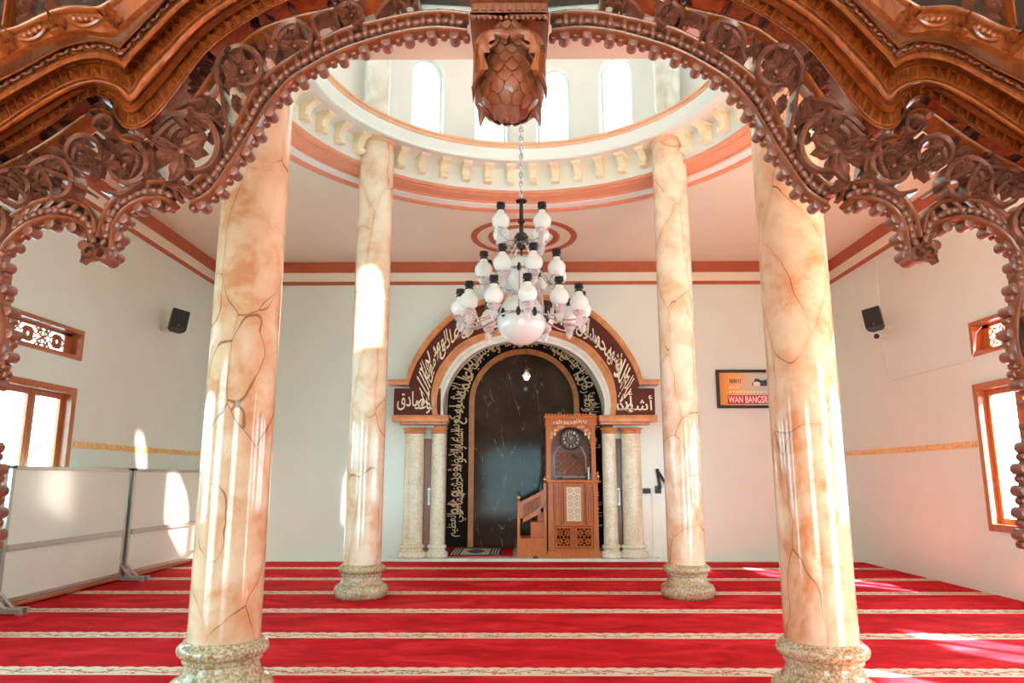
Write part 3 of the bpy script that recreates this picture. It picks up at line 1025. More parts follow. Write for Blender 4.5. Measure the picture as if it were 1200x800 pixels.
# ================================================================== BIG COLUMNS
def big_column(x, y, mat, label):
    t = thing('marble_column', (x, y, 0), label, 'column')
    m_ = MB()
    r = 0.2175
    m_.lathe([(r, 0.36), (r, 1.2), (r, 2.4), (r, 3.6), (r, 4.8), (r, 5.63)], (x, y, 0), 56)
    m_.build('shaft', mat, t, 40)
    m_ = MB()
    pf = [(0.30, 0.0), (0.318, 0.012)]
    pf += [(0.285 + 0.055 * math.cos(a), 0.085 + 0.075 * math.sin(a)) for a in [-1.2 + 2.6 * i / 10 for i in range(11)]]
    pf += [(0.272, 0.172), (0.268, 0.186), (0.252, 0.205), (0.243, 0.235), (0.242, 0.262), (0.256, 0.27), (0.258, 0.285), (0.25, 0.295), (0.262, 0.300)]
    pf += [(0.262 + 0.036 * math.cos(a), 0.345 + 0.04 * math.sin(a)) for a in [-1.3 + 2.6 * i / 8 for i in range(9)]]
    pf += [(0.262, 0.392), (0.255, 0.402), (0.238, 0.404)]
    pf = [(a * 0.918, b * 0.918) for a, b in pf]
    m_.lathe(pf, (x, y, 0), 56)
    m_.build('base', M['base_stone'], t, 40)
    m_ = MB()
    m_.lathe([(0.2165, 5.57), (0.225, 5.575), (0.232, 5.60), (0.226, 5.615), (0.232, 5.638), (0.2165, 5.6385)], (x, y, 0), 56)
    m_.build('capital', M['salmon_light'], t, 40)
    return t
_cl, _cr = W(266, 700, 4.75).x, W(958.8, 700, 4.75).x
big_column(_cl, 4.75, M['column_front'], 'big peach marbled column near the archway, on the whiteboards side')
big_column(_cr, 4.75, M['column_front'], 'big peach marbled column near the archway, overlapping the framed display')
big_column(-1.83, 8.73, M['column_rear'], 'pale marbled column beyond the chandelier, with a bright patch of sun on it')
big_column(1.955, 8.76, M['column_rear'], 'cream marbled column beyond the chandelier, beside the wall display')

# ================================================================== NICHE ARCH
YA = 12.36                                 # front face of the arch
def WA(u, v):
    p = W(u, v, YA)
    return Vector((p.x, p.z))
AXU = 613.5
def half(pts, n):
    """pixel half outline (top centre -> right foot) -> full left-to-right outline in metres"""
    rt = [WA(u + (AXU - 612) * (1 if i == 0 else 1), v) for i, (u, v) in enumerate(pts)]
    c = rt[0].x
    lt = [Vector((2 * c - p.x, p.y)) for p in rt[1:]]
    return resample_sym(list(reversed(lt)) + rt, n)
def resample_sym(p, n):
    return spline(p, n)
EX = [(612, 343), (645, 347), (676, 356), (698, 368), (717, 385.5), (732, 404), (745, 426), (752, 447)]
BO = [(612, 349.5), (645, 353), (674, 362), (695, 374), (714, 392), (728, 410), (740, 430), (748, 452)]
BI = [(612, 382), (645, 387), (670, 394), (689, 404.5), (702, 418), (713, 434), (719, 452), (721, 470), (719, 488)]
IM = [(612, 389), (645, 394), (668, 402), (685, 412.5), (697, 426), (706.5, 442), (712.5, 458), (714.5, 474), (712.5, 491)]
II = [(612, 398), (645, 402.5), (667, 411), (682, 422), (692.5, 434.5), (700.5, 449), (706, 464), (707.5, 478), (705, 494)]
NA = 61
oEX, oBO, oBI, oIM, oII = (half(q, NA) for q in (EX, BO, BI, IM, II))
arch = thing('calligraphy_arch', (NX, YA, 2.3), 'horseshoe arch with gold lettering on a maroon band framing the prayer niche', 'arch')
m_ = MB()
m_.strip(oEX, oBO, YA - 0.035, YB - 0.001)
mid = [a.lerp(b, 0.5) for a, b in zip(oEX, oBO)]
m_.strip([a.lerp(b, 0.25) for a, b in zip(oEX, oBO)], [a.lerp(b, 0.75) for a, b in zip(oEX, oBO)], YA - 0.05, YA - 0.03)
for sg, px in ((-1, 455), (1, 773)):       # little level returns of the outer moulding
    a = oEX[0] if sg < 0 else oEX[-1]
    e = WA(px, 450).x
    x0, x1 = sorted((a.x - sg * 0.06, e))
    z1 = a.y + 0.03
    m_.bbox((x0, YA - 0.035, z1 - 0.085), (x1, YB - 0.001, z1), 0.012)
    m_.bbox((min(e, e - sg * 0.32), YA - 0.05, z1 - 0.03), (max(e, e - sg * 0.32), YB - 0.001, z1 + 0.005), 0.008)
m_.build('outer_moulding', M['arch_trim'], arch, 50)
m_ = MB()
m_.strip(oBO, oBI, YA, YB - 0.001)
for sg, (ua, ub) in ((-1, (462, 516)), (1, (716, 768))):
    p, q = WA(ua, 455), WA(ub, 488)
    m_.box((p.x, YA - 0.004, q.y), (q.x, YB - 0.001, p.y))
m_.build('lettering_band', M['brown_panel'], arch)
m_ = MB()
m_.strip(oBI, [a.lerp(b, 0.35) for a, b in zip(oBI, oIM)], YA - 0.03, YB - 0.002)
m_.strip(oBI, oIM, YA - 0.015, YB - 0.002)
m_.strip([a.lerp(b, 0.6) for a, b in zip(oBI, oIM)], oIM, YA - 0.022, YB - 0.002)
m_.build('inner_moulding', M['arch_trim'], arch, 50)
m_ = MB()
m_.strip(oIM, [a.lerp(b, 0.5) for a, b in zip(oIM, oII)], YA, YB - 0.002)
m_.strip(oIM, oII, YA + 0.03, YB - 0.002)
m_.build('intrados', M['marble_sill'], arch, 50)
for sg, (ua, ub) in ((-1, (461, 524)), (1, (703, 769))):
    m_ = MB()
    p, q = WA(ua, 487), WA(ub, 494)
    m_.bbox((p.x - 0.02, YA - 0.05, q.y), (q.x + 0.02, YB - 0.002, p.y + 0.01), 0.01)
    a, b = p.x + (0.10 if sg < 0 else -0.0), q.x - (0.0 if sg < 0 else 0.10)
    m_.bbox((a, YA - 0.01, q.y - 0.05), (b, YB - 0.002, q.y + 0.005), 0.015)
    m_.build('impost', M['arch_trim'], arch, 50)
# lettering
Lb = length([a.lerp(b, 0.5) for a, b in zip(oBO, oBI)])
Hb = 0.36
def on_band(s, h, z):
    t = min(1, max(0, s / Lb)) * (NA - 1)
    i = min(NA - 2, int(t))
    a = oBI[i].lerp(oBI[i + 1], t - i)
    b = oBO[i].lerp(oBO[i + 1], t - i)
    p = a.lerp(b, 0.08 + 0.84 * h)
    return (p.x, YA - 0.008 + 0.008 * z, p.y)
m_ = MB()
words = 'لا إله إلا الله و أشهد أن محمدا رسول الله لا إله إلا الله الملك الحق المبين محمد رسول الله صادق الوعد الأمين لا إله إلا الله'.split()
calligraphy(m_, words, Lb - 0.16, Hb, lambda s, h, z: on_band(s + 0.08, h, z), 3, 0.54)
def block_text(m_, ws, ua, ub, va, vb):
    p, q = WA(ua, va), WA(ub, vb)
    calligraphy(m_, ws, q.x - p.x, p.y - q.y, lambda s, h, z: (p.x + s, YA - 0.012 + 0.008 * z, q.y + h * (p.y - q.y)), 5, 0.55)
block_text(m_, ['أشهد', 'أن'], 722, 765, 458, 485)
block_text(m_, ['الوعد', 'صادق'], 466, 511, 458, 485)
m_.build('gold_lettering', M['gold_light'], arch)

# the four short columns under the arch
def niche_column(x, y, r, label):
    t = thing('niche_column', (x, y, 0.05), label, 'column', 'columns of the prayer niche')
    zt = WA(480, 500).y
    m_ = MB()
    m_.lathe([(r, 0.2), (r * 0.99, 1.2), (r * 0.96, zt - 0.10)], (x, y, 0), 32)
    m_.build('shaft', M['mihrab_stone'], t, 40)
    m_ = MB()
    k = r / 0.165
    m_.lathe([(0.20 * k, 0.05), (0.232 * k, 0.06), (0.24 * k, 0.10), (0.225 * k, 0.145), (0.19 * k, 0.16), (0.178 * k, 0.185), (0.19 * k, 0.20), (0.208 * k, 0.212), (0.212 * k, 0.235), (0.2 * k, 0.255), (0.172 * k, 0.262)], (x, y, 0), 32)
    m_.build('base', M['mihrab_stone'], t, 40)
    m_ = MB()
    m_.lathe([(r * 0.97, zt - 0.115), (r * 1.08, zt - 0.105), (r * 1.08, zt - 0.085), (r * 1.0, zt - 0.075), (r * 1.06, zt - 0.05), (r * 1.22, zt - 0.02), (r * 1.24, zt - 0.012)], (x, y, 0), 32)
    m_.build('capital', M['arch_trim'], t, 40)
niche_column(-1.79, 12.52 - 0.02, 0.170, 'stout pale speckled niche column, farthest from the pulpit')
niche_column(-1.375, 12.50, 0.128, 'slimmer pale speckled niche column next to the lettered strip above the prayer mat')
niche_column(1.545, 12.50, 0.122, 'slimmer pale speckled niche column right beside the wooden pulpit')
niche_column(1.92, 12.50, 0.170, 'stout pale speckled niche column next to the folding wall bracket')

# ------------------------------------------------------------------ inner niche face
YI = 14.10
nx = 0.5 * (W(549, 560, YI).x + W(680, 560, YI).x)
ro = W(680, 560, YI).x - nx                # outside of the frame moulding
zt = W(612, 409, YI).z
zs = zt - ro
zb = 0.066
def arch_line(r, n=36, z0=None):
    z0 = zb if z0 is None else z0
    return [Vector((nx - r, z0))] + [Vector((nx - r * math.cos(PI * i / n), zs + r * math.sin(PI * i / n))) for i in range(n + 1)] + [Vector((nx + r, z0))]
face = thing('mihrab_niche', (nx, YI, zb), 'dark arched panel at the back of the niche with gold lettering around brown marble', 'panel')
RB = 1.50
m_ = MB()
m_.strip(arch_line(RB), arch_line(ro), YI, YN - 0.002)
m_.build('lettering_band', M['black_panel'], face)
m_ = MB()
m_.strip(arch_line(ro), arch_line(ro - 0.05), YI - 0.05, YN - 0.01)
m_.strip(arch_line(ro - 0.045), arch_line(ro - 0.10), YI - 0.03, YN - 0.01)
m_.build('frame_moulding', M['arch_trim'], face, 50)
m_ = MB()
m_.prism(arch_line(ro - 0.09), YI + 0.01, YN - 0.012)
m_.build('marble_slab', M['niche_marble'], face)
rin, rout = ro + 0.03, RB - 0.02
leg = zs - 0.26
ltot = 2 * leg + PI * (rin + rout) / 2
def on_inner(s, h, z):
    r = rin + (rout - rin) * h
    arc = PI * (rin + rout) / 2
    y_ = YI - 0.007 + 0.007 * z
    if s < leg:
        return (nx - r, y_, 0.26 + s)
    if s > leg + arc:
        return (nx + r, y_, 0.26 + (ltot - s))
    a = PI * (s - leg) / arc
    return (nx - r * math.cos(a), y_, zs + r * math.sin(a))
m_ = MB()
words = ('الله لا إله إلا هو الحي القيوم لا تأخذه سنة ولا نوم له ما في السماوات وما في الأرض من ذا الذي يشفع عنده إلا بإذنه يعلم ما بين أيديهم '
         'وما خلفهم ولا يحيطون بشيء من علمه إلا بما شاء وسع كرسيه السماوات والأرض ولا يؤوده حفظهما وهو العلي العظيم').split()
calligraphy(m_, words, ltot, rout - rin, on_inner, 9, 0.54)
m_.build('gold_lettering', M['gold'], face)

# hanging lamp in the niche
pl = W(617, 440, 13.3)
lamp = thing('hanging_lamp', (pl.x, pl.y, pl.z), 'small lit glass lamp hanging on a thin cord in the dark niche', 'lamp')
m_ = MB()
m_.tube([(pl.x, pl.y, pl.z + 0.06), (pl.x, pl.y, niche_top(pl.x) + 0.001)], 0.006, 6)
m_.build('cord', M['dark_metal'], lamp)
m_ = MB()
m_.lathe([(0.012, 0.10), (0.035, 0.09), (0.045, 0.05), (0.07, 0.02), (0.085, -0.02), (0.06, -0.05), (0.03, -0.055)], pl, 16)
m_.build('lamp_shade', M['clear'], lamp, 40)
m_ = MB()
m_.lathe([(0.02, 0.12), (0.034, 0.11), (0.034, 0.04), (0.02, 0.03)], pl, 12)
m_.build('lamp_holder', M['brass'], lamp, 40)
m_ = MB()
m_.ball((pl.x, pl.y, pl.z - 0.045), 0.042, 14)
m_.build('bulb', M['lit'], lamp, 60)

# prayer mat in the niche
def mat_rug():
    t = thing('prayer_mat', (-0.76, 13.26, 0.064), 'dark blue and cream prayer mat lying on the niche carpet', 'mat')
    x0, x1, y0, y1, z = -1.22, -0.30, 12.66, 13.86, 0.065
    m_ = MB()
    m_.bbox((x0, y0, z), (x1, y1, z + 0.008), 0.003)
    m_.build('mat_body', plain('dark_teal_pile', (0.022, 0.045, 0.055), 0.9, 0, 0.3, 30), t)
    m_ = MB()
    zz = z + 0.008
    for i in range(3):
        for a, b in ((x0 + 0.05 + 0.05 * i, x0 + 0.075 + 0.05 * i), (x1 - 0.075 - 0.05 * i, x1 - 0.05 - 0.05 * i)):
            m_.box((a, y0 + 0.05, zz), (b, y1 - 0.05, zz + 0.002))
    m_.box((x0 + 0.21, y0 + 0.06, zz), (x1 - 0.21, y1 - 0.06, zz + 0.001))
    m_.build('cream_border', M['ivory'], t)
    m_ = MB()
    cx, cy = (x0 + x1) / 2, (y0 + y1) / 2
    pl_ = [(cx + 0.17 * math.cos(a) * (1 - 0.25 * abs(math.sin(2 * a))), cy + 0.36 * math.sin(a)) for a in [2 * PI * i / 28 for i in range(28)]]
    m_.rings([[(p[0], p[1], zz + 0.001) for p in pl_], [(p[0], p[1], zz + 0.003) for p in pl_]])
    m_.build('centre_medallion', plain('blue_pile', (0.06, 0.12, 0.19), 0.9, 0, 0.3, 30), t)
mat_rug()

# ------------------------------------------------------------------ pulpit (minbar)
def minbar():
    yf = 12.46
    x0, x1 = W(641, 600, yf).x, 1.362
    zt = W(672, 487, yf).z
    zl = W(672, 562, yf).z
    w = x1 - x0
    cx = (x0 + x1) / 2
    t = thing('wooden_pulpit', (cx, yf + 0.3, 0.05), 'tall carved teak pulpit with crested canopy and side steps in the niche', 'pulpit')
    yb = yf + 0.62
    A, D = M['wood_minbar'], M['wood_minbar_dark']
    m_ = MB()                                # lower body
    m_.bbox((x0 + 0.02, yf + 0.02, 0.16), (x1 - 0.02, yb, zl), 0.008)
    m_.bbox((x0, yf, zl - 0.05), (x1, yf + 0.1, zl + 0.0), 0.01)
    # raised frames
    ux = lambda f: x0 + w * f
    for a, b, c, d in ((0.06, 0.34, 0.13, 0.16), (0.32, 0.34, 0.36, 0.36)):
        pass
    def frame(fa, fb, za, zb_, th=0.025, dep=0.022):
        xa, xb = ux(fa), ux(fb)
        m_.bbox((xa, yf - dep + 0.02, za), (xa + th, yf + 0.03, zb_), 0.004)
        m_.bbox((xb - th, yf - dep + 0.02, za), (xb, yf + 0.03, zb_), 0.004)
        m_.bbox((xa + th, yf - dep + 0.02, za), (xb - th, yf + 0.03, za + th), 0.004)
        m_.bbox((xa + th, yf - dep + 0.02, zb_ - th), (xb - th, yf + 0.03, zb_), 0.004)
    grooves = MB()  # dark lines drawn along the frames for the shade in their grooves
    frame0 = frame
    def frame(fa, fb, za, zb_, th=0.025, dep=0.022):
        frame0(fa, fb, za, zb_, th, dep)
        for o_ in (-0.006, th):
            xa, xb = ux(fa) + o_, ux(fb) - o_
            grooves.tube([(xa, yf + 0.017, za + o_), (xb, yf + 0.017, za + o_), (xb, yf + 0.017, zb_ - o_), (xa, yf + 0.017, zb_ - o_)], 0.009, 6, True)
    frame(0.14, 0.26, 0.58, zl - 0.09)
    frame(0.75, 0.87, 0.58, zl - 0.09)
    frame(0.32, 0.70, 0.58, zl - 0.06, 0.05)
    frame(0.15, 0.47, 0.21, 0.55, 0.03)
    frame(0.53, 0.86, 0.21, 0.55, 0.03)
    m_.bbox((ux(0.30), yf - 0.01, 0.56), (ux(0.72), yf + 0.03, 0.60), 0.005)
    m_.build('body', A, t)
    grooves.build('groove_shade', D, t)
    m_ = MB()
    m_.bbox((x0 - 0.01, yf - 0.03, 0.05), (x1 + 0.01, yb, 0.11), 0.008)
    m_.bbox((x0 + 0.0, yf - 0.015, 0.10), (x1, yb, 0.165), 0.012)
    m_.build('plinth', A, t)
    m_ = MB()
    m_.box((ux(0.17), yf - 0.0005, 0.24), (ux(0.45), yf + 0.03, 0.52))
    m_.box((ux(0.55), yf - 0.0005, 0.24), (ux(0.84), yf + 0.03, 0.52))
    m_.build('grille_backing', M['black_panel'], t)
    def star_grid(m2, xa, xb, za, zb_, y, nx_, nz_, r):
        """interlaced eight-point star lattice"""
        dx, dz = (xb - xa) / nx_, (zb_ - za) / nz_
        for i in range(nx_):
            for j in range(nz_):
                c = Vector((xa + dx * (i + 0.5), y, za + dz * (j + 0.5)))
                rr = min(dx, dz) * 0.5
                pts = []
                for k in range(16):
                    a = 2 * PI * k / 16
                    q = rr * (0.78 if k % 2 == 0 else 0.50)
                    pts.append(c + Vector((q * math.cos(a), 0, q * math.sin(a))))
                m2.tube(pts, r, 4, True)
                for k in range(8):
                    a = 2 * PI * k / 8
                    dd = Vector((math.cos(a), 0, math.sin(a)))
                    e = min(dx / 2 / max(1e-6, abs(dd.x)), dz / 2 / max(1e-6, abs(dd.z)))
                    m2.tube([c + dd * rr * 0.76, c + dd * e], r, 4)
                    m2.tube([c + dd * rr * 0.2, c + dd * rr * 0.8], r * 0.8, 4)
    for fa, fb in ((0.17, 0.45), (0.55, 0.84)):
        m2 = MB()
        star_grid(m2, ux(fa), ux(fb), 0.24, 0.52, yf - 0.004, 2, 2, 0.008)
        m2.build('star_lattice', A, t)
    # ivory geometric panel
    m2 = MB()
    m2.box((ux(0.375), yf - 0.012, 0.64), (ux(0.645), yf + 0.01, zl - 0.12))
    iv = m2.build('inlay_panel', M['ivory'], t, label='pale geometric inlay panel')
    m2 = MB()
    star_grid(m2, ux(0.38), ux(0.64), 0.645, zl - 0.125, yf - 0.012, 2, 5, 0.005)
    m2.build('inlay_lines', M['tan_inlay'], iv)
    # upper posts and canopy
    zc = zt - 0.06
    m_ = MB()
    pw = w * 0.085
    m_.bbox((x0 - 0.005, yf, zl - 0.02), (x0 + pw, yf + 0.10, zc - 0.10), 0.008)
    m_.bbox((x1 - pw - 0.05, yf, zl - 0.02), (x1 - 0.05, yf + 0.10, zc - 0.10), 0.008)
    m_.bbox((x0, yf + 0.10, zl - 0.02), (x0 + 0.03, yb, zc - 0.05), 0.004)
    m_.bbox((x1 - 0.08, yf + 0.10, zl - 0.02), (x1 - 0.05, yb, zc - 0.05), 0.004)
    m_.build('post', A, t)
    m_ = MB()
    xa, xb = x0 + pw, x1 - pw - 0.05
    hw, acx = (xb - xa) / 2, (xa + xb) / 2
    zsp = zc - 0.50
    n = 24
    top = [(xa, zc - 0.10), (xb, zc - 0.10)]
    arcA = [Vector((acx - hw * math.cos(PI * i / n), zsp + 0.37 * math.sin(PI * i / n))) for i in range(n + 1)]
    lin = [Vector((p.x, zc - 0.10)) for p in arcA]
    m_.strip(lin, arcA, yf + 0.015, yf + 0.07)
    m_.build('arch_spandrel', A, t)
    m2 = MB()
    for sg in (-1, 1):
        for q in range(4):
            p = (acx + sg * hw * (0.93 - 0.17 * q), yf + 0.008, zc - 0.14 - 0.055 * max(0, 2 - q))
            m2.tube([(p[0] + 0.035 * math.cos(a) * (1 - a / 9), p[1], p[2] + 0.028 * math.sin(a) * (1 - a / 9)) for a in [0.6 * i for i in range(12)]], 0.008, 5)
            if q < 2:
                m2.ball((p[0] - 0.01, p[1], p[2] - 0.06), 0.02, 6, (1, 0.4, 1.6))
    m2.build('spandrel_carving', M['gold'], t)
    m_ = MB()
    m_.bbox((x0 - 0.015, yf - 0.03, zc - 0.11), (x1 - 0.02, yb, zc + 0.015), 0.008)
    m_.bbox((x0 - 0.035, yf - 0.05, zc + 0.01), (x1 - 0.005, yb, zc + 0.05), 0.01)
    n = 17
    for i in range(n):                       # crest of small points
        a = x0 - 0.03 + (x1 - x0 + 0.01) * (i + 0.5) / n
        hw_ = (x1 - x0) / n * 0.42
        m_.prism([(a - hw_, zc + 0.045), (a + hw_, zc + 0.045), (a + hw_ * 0.9, zc + 0.075), (a, zc + 0.105), (a - hw_ * 0.9, zc + 0.075)], yf - 0.045, yf - 0.01)
    m_.build('canopy', A, t)
    m2 = MB()
    calligraphy(m2, 'لا إله إلا الله محمد رسول الله'.split(), (x1 - x0) * 0.66, 0.075, lambda s, h, z: (x0 + w * 0.13 + s, yf - 0.033 + 0.004 * z, zc - 0.09 + 0.085 * h), 2, 0.6)
    m2.build('canopy_lettering', M['gold_light'], t)
    # dark screen at the back of the canopy with pale outline
    ys = yf + 0.30
    m_ = MB()
    m_.box((xa, ys, zl), (xb, ys + 0.03, zc - 0.1))
    m_.build('back_screen', D, t)
    so = [Vector((acx - hw * 0.80, zl + 0.05)), Vector((acx - hw * 0.80, zsp - 0.12)), Vector((acx - hw * 0.62, zsp + 0.02)), Vector((acx - hw * 0.3, zsp + 0.10)), Vector((acx, zsp + 0.13)),
          Vector((acx + hw * 0.3, zsp + 0.10)), Vector((acx + hw * 0.62, zsp + 0.02)), Vector((acx + hw * 0.80, zsp - 0.12)), Vector((acx + hw * 0.80, zl + 0.05))]
    m_ = MB()
    m_.tube([(p.x, ys - 0.005, p.y) for p in so], 0.011, 6, True)
    m_.build('screen_outline', M['ivory'], t)
    m_ = MB()
    lx0, lx1, lz0, lz1 = acx - hw * 0.76, acx + hw * 0.76, zl + 0.08, zsp - 0.06
    for i in range(5):
        for j in range(4):
            c = (lx0 + (lx1 - lx0) * (i + 0.5) / 5, ys - 0.006, lz0 + (lz1 - lz0) * (j + 0.5) / 4)
            m_.tube([(c[0] + 0.042 * math.cos(a), c[1], c[2] + 0.042 * math.sin(a)) for a in [PI / 4 + PI / 2 * k for k in range(4)]], 0.007, 4, True)
            m_.tube([(c[0] + 0.058 * math.cos(a), c[1], c[2] + 0.058 * math.sin(a)) for a in [PI / 2 * k for k in range(4)]], 0.007, 4, True)
    m_.build('screen_lattice', A, t)
    # gold finials on the body corners
    def finial(x, z, h=0.14):
        m3 = MB()
        m3.lathe([(0.024, 0), (0.028, 0.01), (0.016, 0.02), (0.030, 0.04), (0.034, 0.06), (0.022, 0.085), (0.010, 0.10), (0.015, 0.11), (0.004, h)], (x, yf + 0.03, z), 14)
        m3.build('finial', M['brass'], t, 50, label='small turned brass finial')
    finial(x0 + 0.02, zl)
    finial(x1 - 0.02, zl)
    # side stair on the mat side
    sx0 = W(606, 600, yf).x
    zr0, zr1 = W(606, 587, yf).z, W(640, 574, yf).z
    m_ = MB()
    m_.bbox((sx0, yf + 0.04, 0.05), (sx0 + 0.05, yf + 0.09, zr0), 0.006)
    m_.bbox((x0 - 0.055, yf + 0.04, 0.05), (x0 - 0.005, yf + 0.09, zr1 + 0.12), 0.006)
    m_.build('stair_post', A, t)
    finial(sx0 + 0.025, zr0, 0.12)
    finial(x0 - 0.03, zr1 + 0.12, 0.12)
    a0, a1 = sx0 + 0.05, x0 - 0.055
    zz0, zz1 = zr0 - 0.02, zr1 - 0.0
    hh = 0.36
    m_ = MB()
    m_.prism([(a0, zz0 - hh), (a1, zz1 - hh), (a1, zz1 - hh + 0.08), (a0, zz0 - hh + 0.08)], yf + 0.045, yf + 0.085)
    m_.prism([(a0, zz0 - 0.06), (a1, zz1 - 0.06), (a1, zz1), (a0, zz0)], yf + 0.035, yf + 0.095)
    m_.prism([(a0, zz0 - hh), (a0 + 0.05, zz0 - hh + 0.03), (a0 + 0.05, zz0), (a0, zz0)], yf + 0.045, yf + 0.085)
    m_.prism([(a1 - 0.05, zz1 - hh - 0.03), (a1, zz1 - hh), (a1, zz1), (a1 - 0.05, zz1 - 0.03)], yf + 0.045, yf + 0.085)
    m_.build('stair_rail', A, t)
    m_ = MB()
    m_.prism([(a0 + 0.02, zz0 - hh + 0.05), (a1 - 0.02, zz1 - hh + 0.05), (a1 - 0.02, zz1 - 0.04), (a0 + 0.02, zz0 - 0.04)], yf + 0.068, yf + 0.08)
    m_.build('rail_backing', D, t)
    m_ = MB()
    for i in range(5):
        f = (i + 0.5) / 5
        xx = a0 + 0.04 + (a1 - a0 - 0.08) * f
        zz = zz0 + (zz1 - zz0) * f - 0.17
        m_.tube([(xx + 0.035 * math.cos(a), yf + 0.056, zz + 0.085 * math.sin(a)) for a in [2 * PI * k / 12 for k in range(12)]], 0.008, 4, True)
        m_.tube([(xx - 0.035, yf + 0.056, zz - 0.08), (xx + 0.035, yf + 0.056, zz + 0.09)], 0.007, 4)
        m_.tube([(xx + 0.035, yf + 0.056, zz - 0.08), (xx - 0.035, yf + 0.056, zz + 0.09)], 0.007, 4)
    m_.build('rail_fretwork', A, t)
    m_ = MB()
    m_.bbox((a0 - 0.01, yf + 0.05, 0.05), (a1 + 0.04, yb, 0.36), 0.006)
    m_.bbox((a0 + (a1 - a0) * 0.45, yf + 0.1, 0.36), (a1 + 0.04, yb, 0.62), 0.006)
    m_.bbox((a0 + (a1 - a0) * 0.75, yf + 0.14, 0.62), (a1 + 0.04, yb, 0.86), 0.006)
    m_.build('step', A, t)
    return x0, x1, yf, zl + 0.003, zt, acx, ys
mx0, mx1, myf, mzl, mzt, macx, mys = minbar()

# clock on the pulpit
cc = W(669, 514.5, myf + 0.17)
clock = thing('wall_clock', (cc.x, cc.y, cc.z), 'round dark clock with pale numerals hanging in the pulpit arch', 'clock')
m_ = MB()
rc_ = 0.185
m_.lathe([(rc_ * 0.8, 0.05), (rc_, 0.045), (rc_ * 1.02, 0.0), (rc_ * 0.95, -0.02), (rc_ * 0.86, -0.012), (rc_ * 0.85, 0.0)], cc, 36, 'Y')
m_.tube([(cc.x, cc.y + 0.04, cc.z), (cc.x, mys - 0.001, cc.z)], 0.012, 8)
m_.build('clock_case', M['wood_minbar_dark'], clock, 40)
m_ = MB()
m_.lathe([(0.001, -0.004), (rc_ * 0.86, -0.004), (rc_ * 0.86, 0.0), (0.001, 0.0)], cc, 36, 'Y')
m_.build('dial', M['black'], clock)
m_ = MB()
m_.lathe([(0.001, -0.008), (rc_ * 0.42, -0.008), (rc_ * 0.42, -0.003), (0.001, -0.003)], cc, 28, 'Y')
m_.build('dial_centre', plain('bronze_dial', (0.16, 0.10, 0.06), 0.5, 0, 0.6, 60), clock)
m_ = MB()
for k in range(1, 13):
    a = PI / 2 - 2 * PI * k / 12
    s = str(k)
    ww = 0.036 if k < 10 else 0.05
    px, pz = cc.x + rc_ * 0.66 * math.cos(a), cc.z + rc_ * 0.66 * math.sin(a)
    put_text(m_, s, lambda x, y, z, px=px, pz=pz, ww=ww: (px + (x - 0.5) * ww * (0.4 if ww < 0.04 and False else 1), cc.y - 0.006 + 0.002 * z, pz + (y - 0.5) * 0.048))
m_.build('numeral', M['ivory'], clock)
m_ = MB()
for a, l_ in ((R(62), 0.055), (R(118), 0.085)):
    d = Vector((math.cos(a), 0, math.sin(a)))
    m_.tube([Vector((cc.x, cc.y - 0.012, cc.z)) - d * 0.012, Vector((cc.x, cc.y - 0.012, cc.z)) + d * l_], 0.004, 5)
m_.build('clock_hand', M['white_plastic'], clock)

# microphone on the pulpit
pm = W(680, 562, myf + 0.08)
mic = thing('gooseneck_microphone', (pm.x, myf + 0.08, mzl), 'black gooseneck microphone rising from the pulpit top', 'microphone')
p1 = W(679, 538, myf + 0.05)
m_ = MB()
m_.tube([(pm.x + 0.10, myf + 0.08, mzl + 0.10), (pm.x + 0.07, myf + 0.07, mzl + 0.22), (pm.x - 0.02, myf + 0.055, p1.z - 0.05), (p1.x, myf + 0.05, p1.z)], 0.006, 6)
m_.tube([(pm.x + 0.10, myf + 0.08, mzl), (pm.x + 0.10, myf + 0.08, mzl + 0.11)], 0.012, 8)
m_.build('gooseneck', M['black'], mic, 60)
m_ = MB()
d = Vector((-0.13, -0.02, 0.07))
m_.tube([Vector((p1.x, myf + 0.05, p1.z)), Vector((p1.x, myf + 0.05, p1.z)) + d * 0.3, Vector((p1.x, myf + 0.05, p1.z)) + d], [0.012, 0.022, 0.018], 10)
m_.build('microphone_head', M['black'], mic, 60)
pc = W(690, 556, myf + 0.05)
m_ = MB()
m_.lathe([(0.016, 0.0), (0.018, 0.01), (0.018, 0.20), (0.012, 0.21)], (pc.x, myf + 0.06, mzl), 12)
tag(m_.build('white_candle', M['white_plastic'], None, 40, origin=(pc.x, myf + 0.06, mzl)), 'slim white upright stick on the pulpit top by the microphone', 'stick')
pb = W(657, 561, myf + 0.06)
m_ = MB()
m_.bbox((pb.x - 0.05, myf + 0.03, mzl), (pb.x + 0.04, myf + 0.09, mzl + 0.05), 0.008)
tag(m_.build('small_box', M['black'], None, None, origin=(pb.x, myf + 0.06, mzl)), 'small black box on the pulpit top under the clock', 'box')
pb = W(628, 651, 12.36)
m_ = MB()
m_.bbox((pb.x - 0.05, 12.33, 0.05), (pb.x + 0.0, 12.39, 0.085), 0.008)
m_.bbox((pb.x - 0.005, 12.335, 0.05), (pb.x + 0.04, 12.385, 0.075), 0.008)
m_.tube([(pb.x - 0.02, 12.34, 0.082), (pb.x + 0.01, 12.345, 0.10), (pb.x + 0.03, 12.35, 0.074)], 0.006, 6)
tag(m_.build('power_plug', M['black'], None, None, origin=(pb.x, 12.36, 0.05)), 'small black lump on the marble step by the pulpit', 'plug')

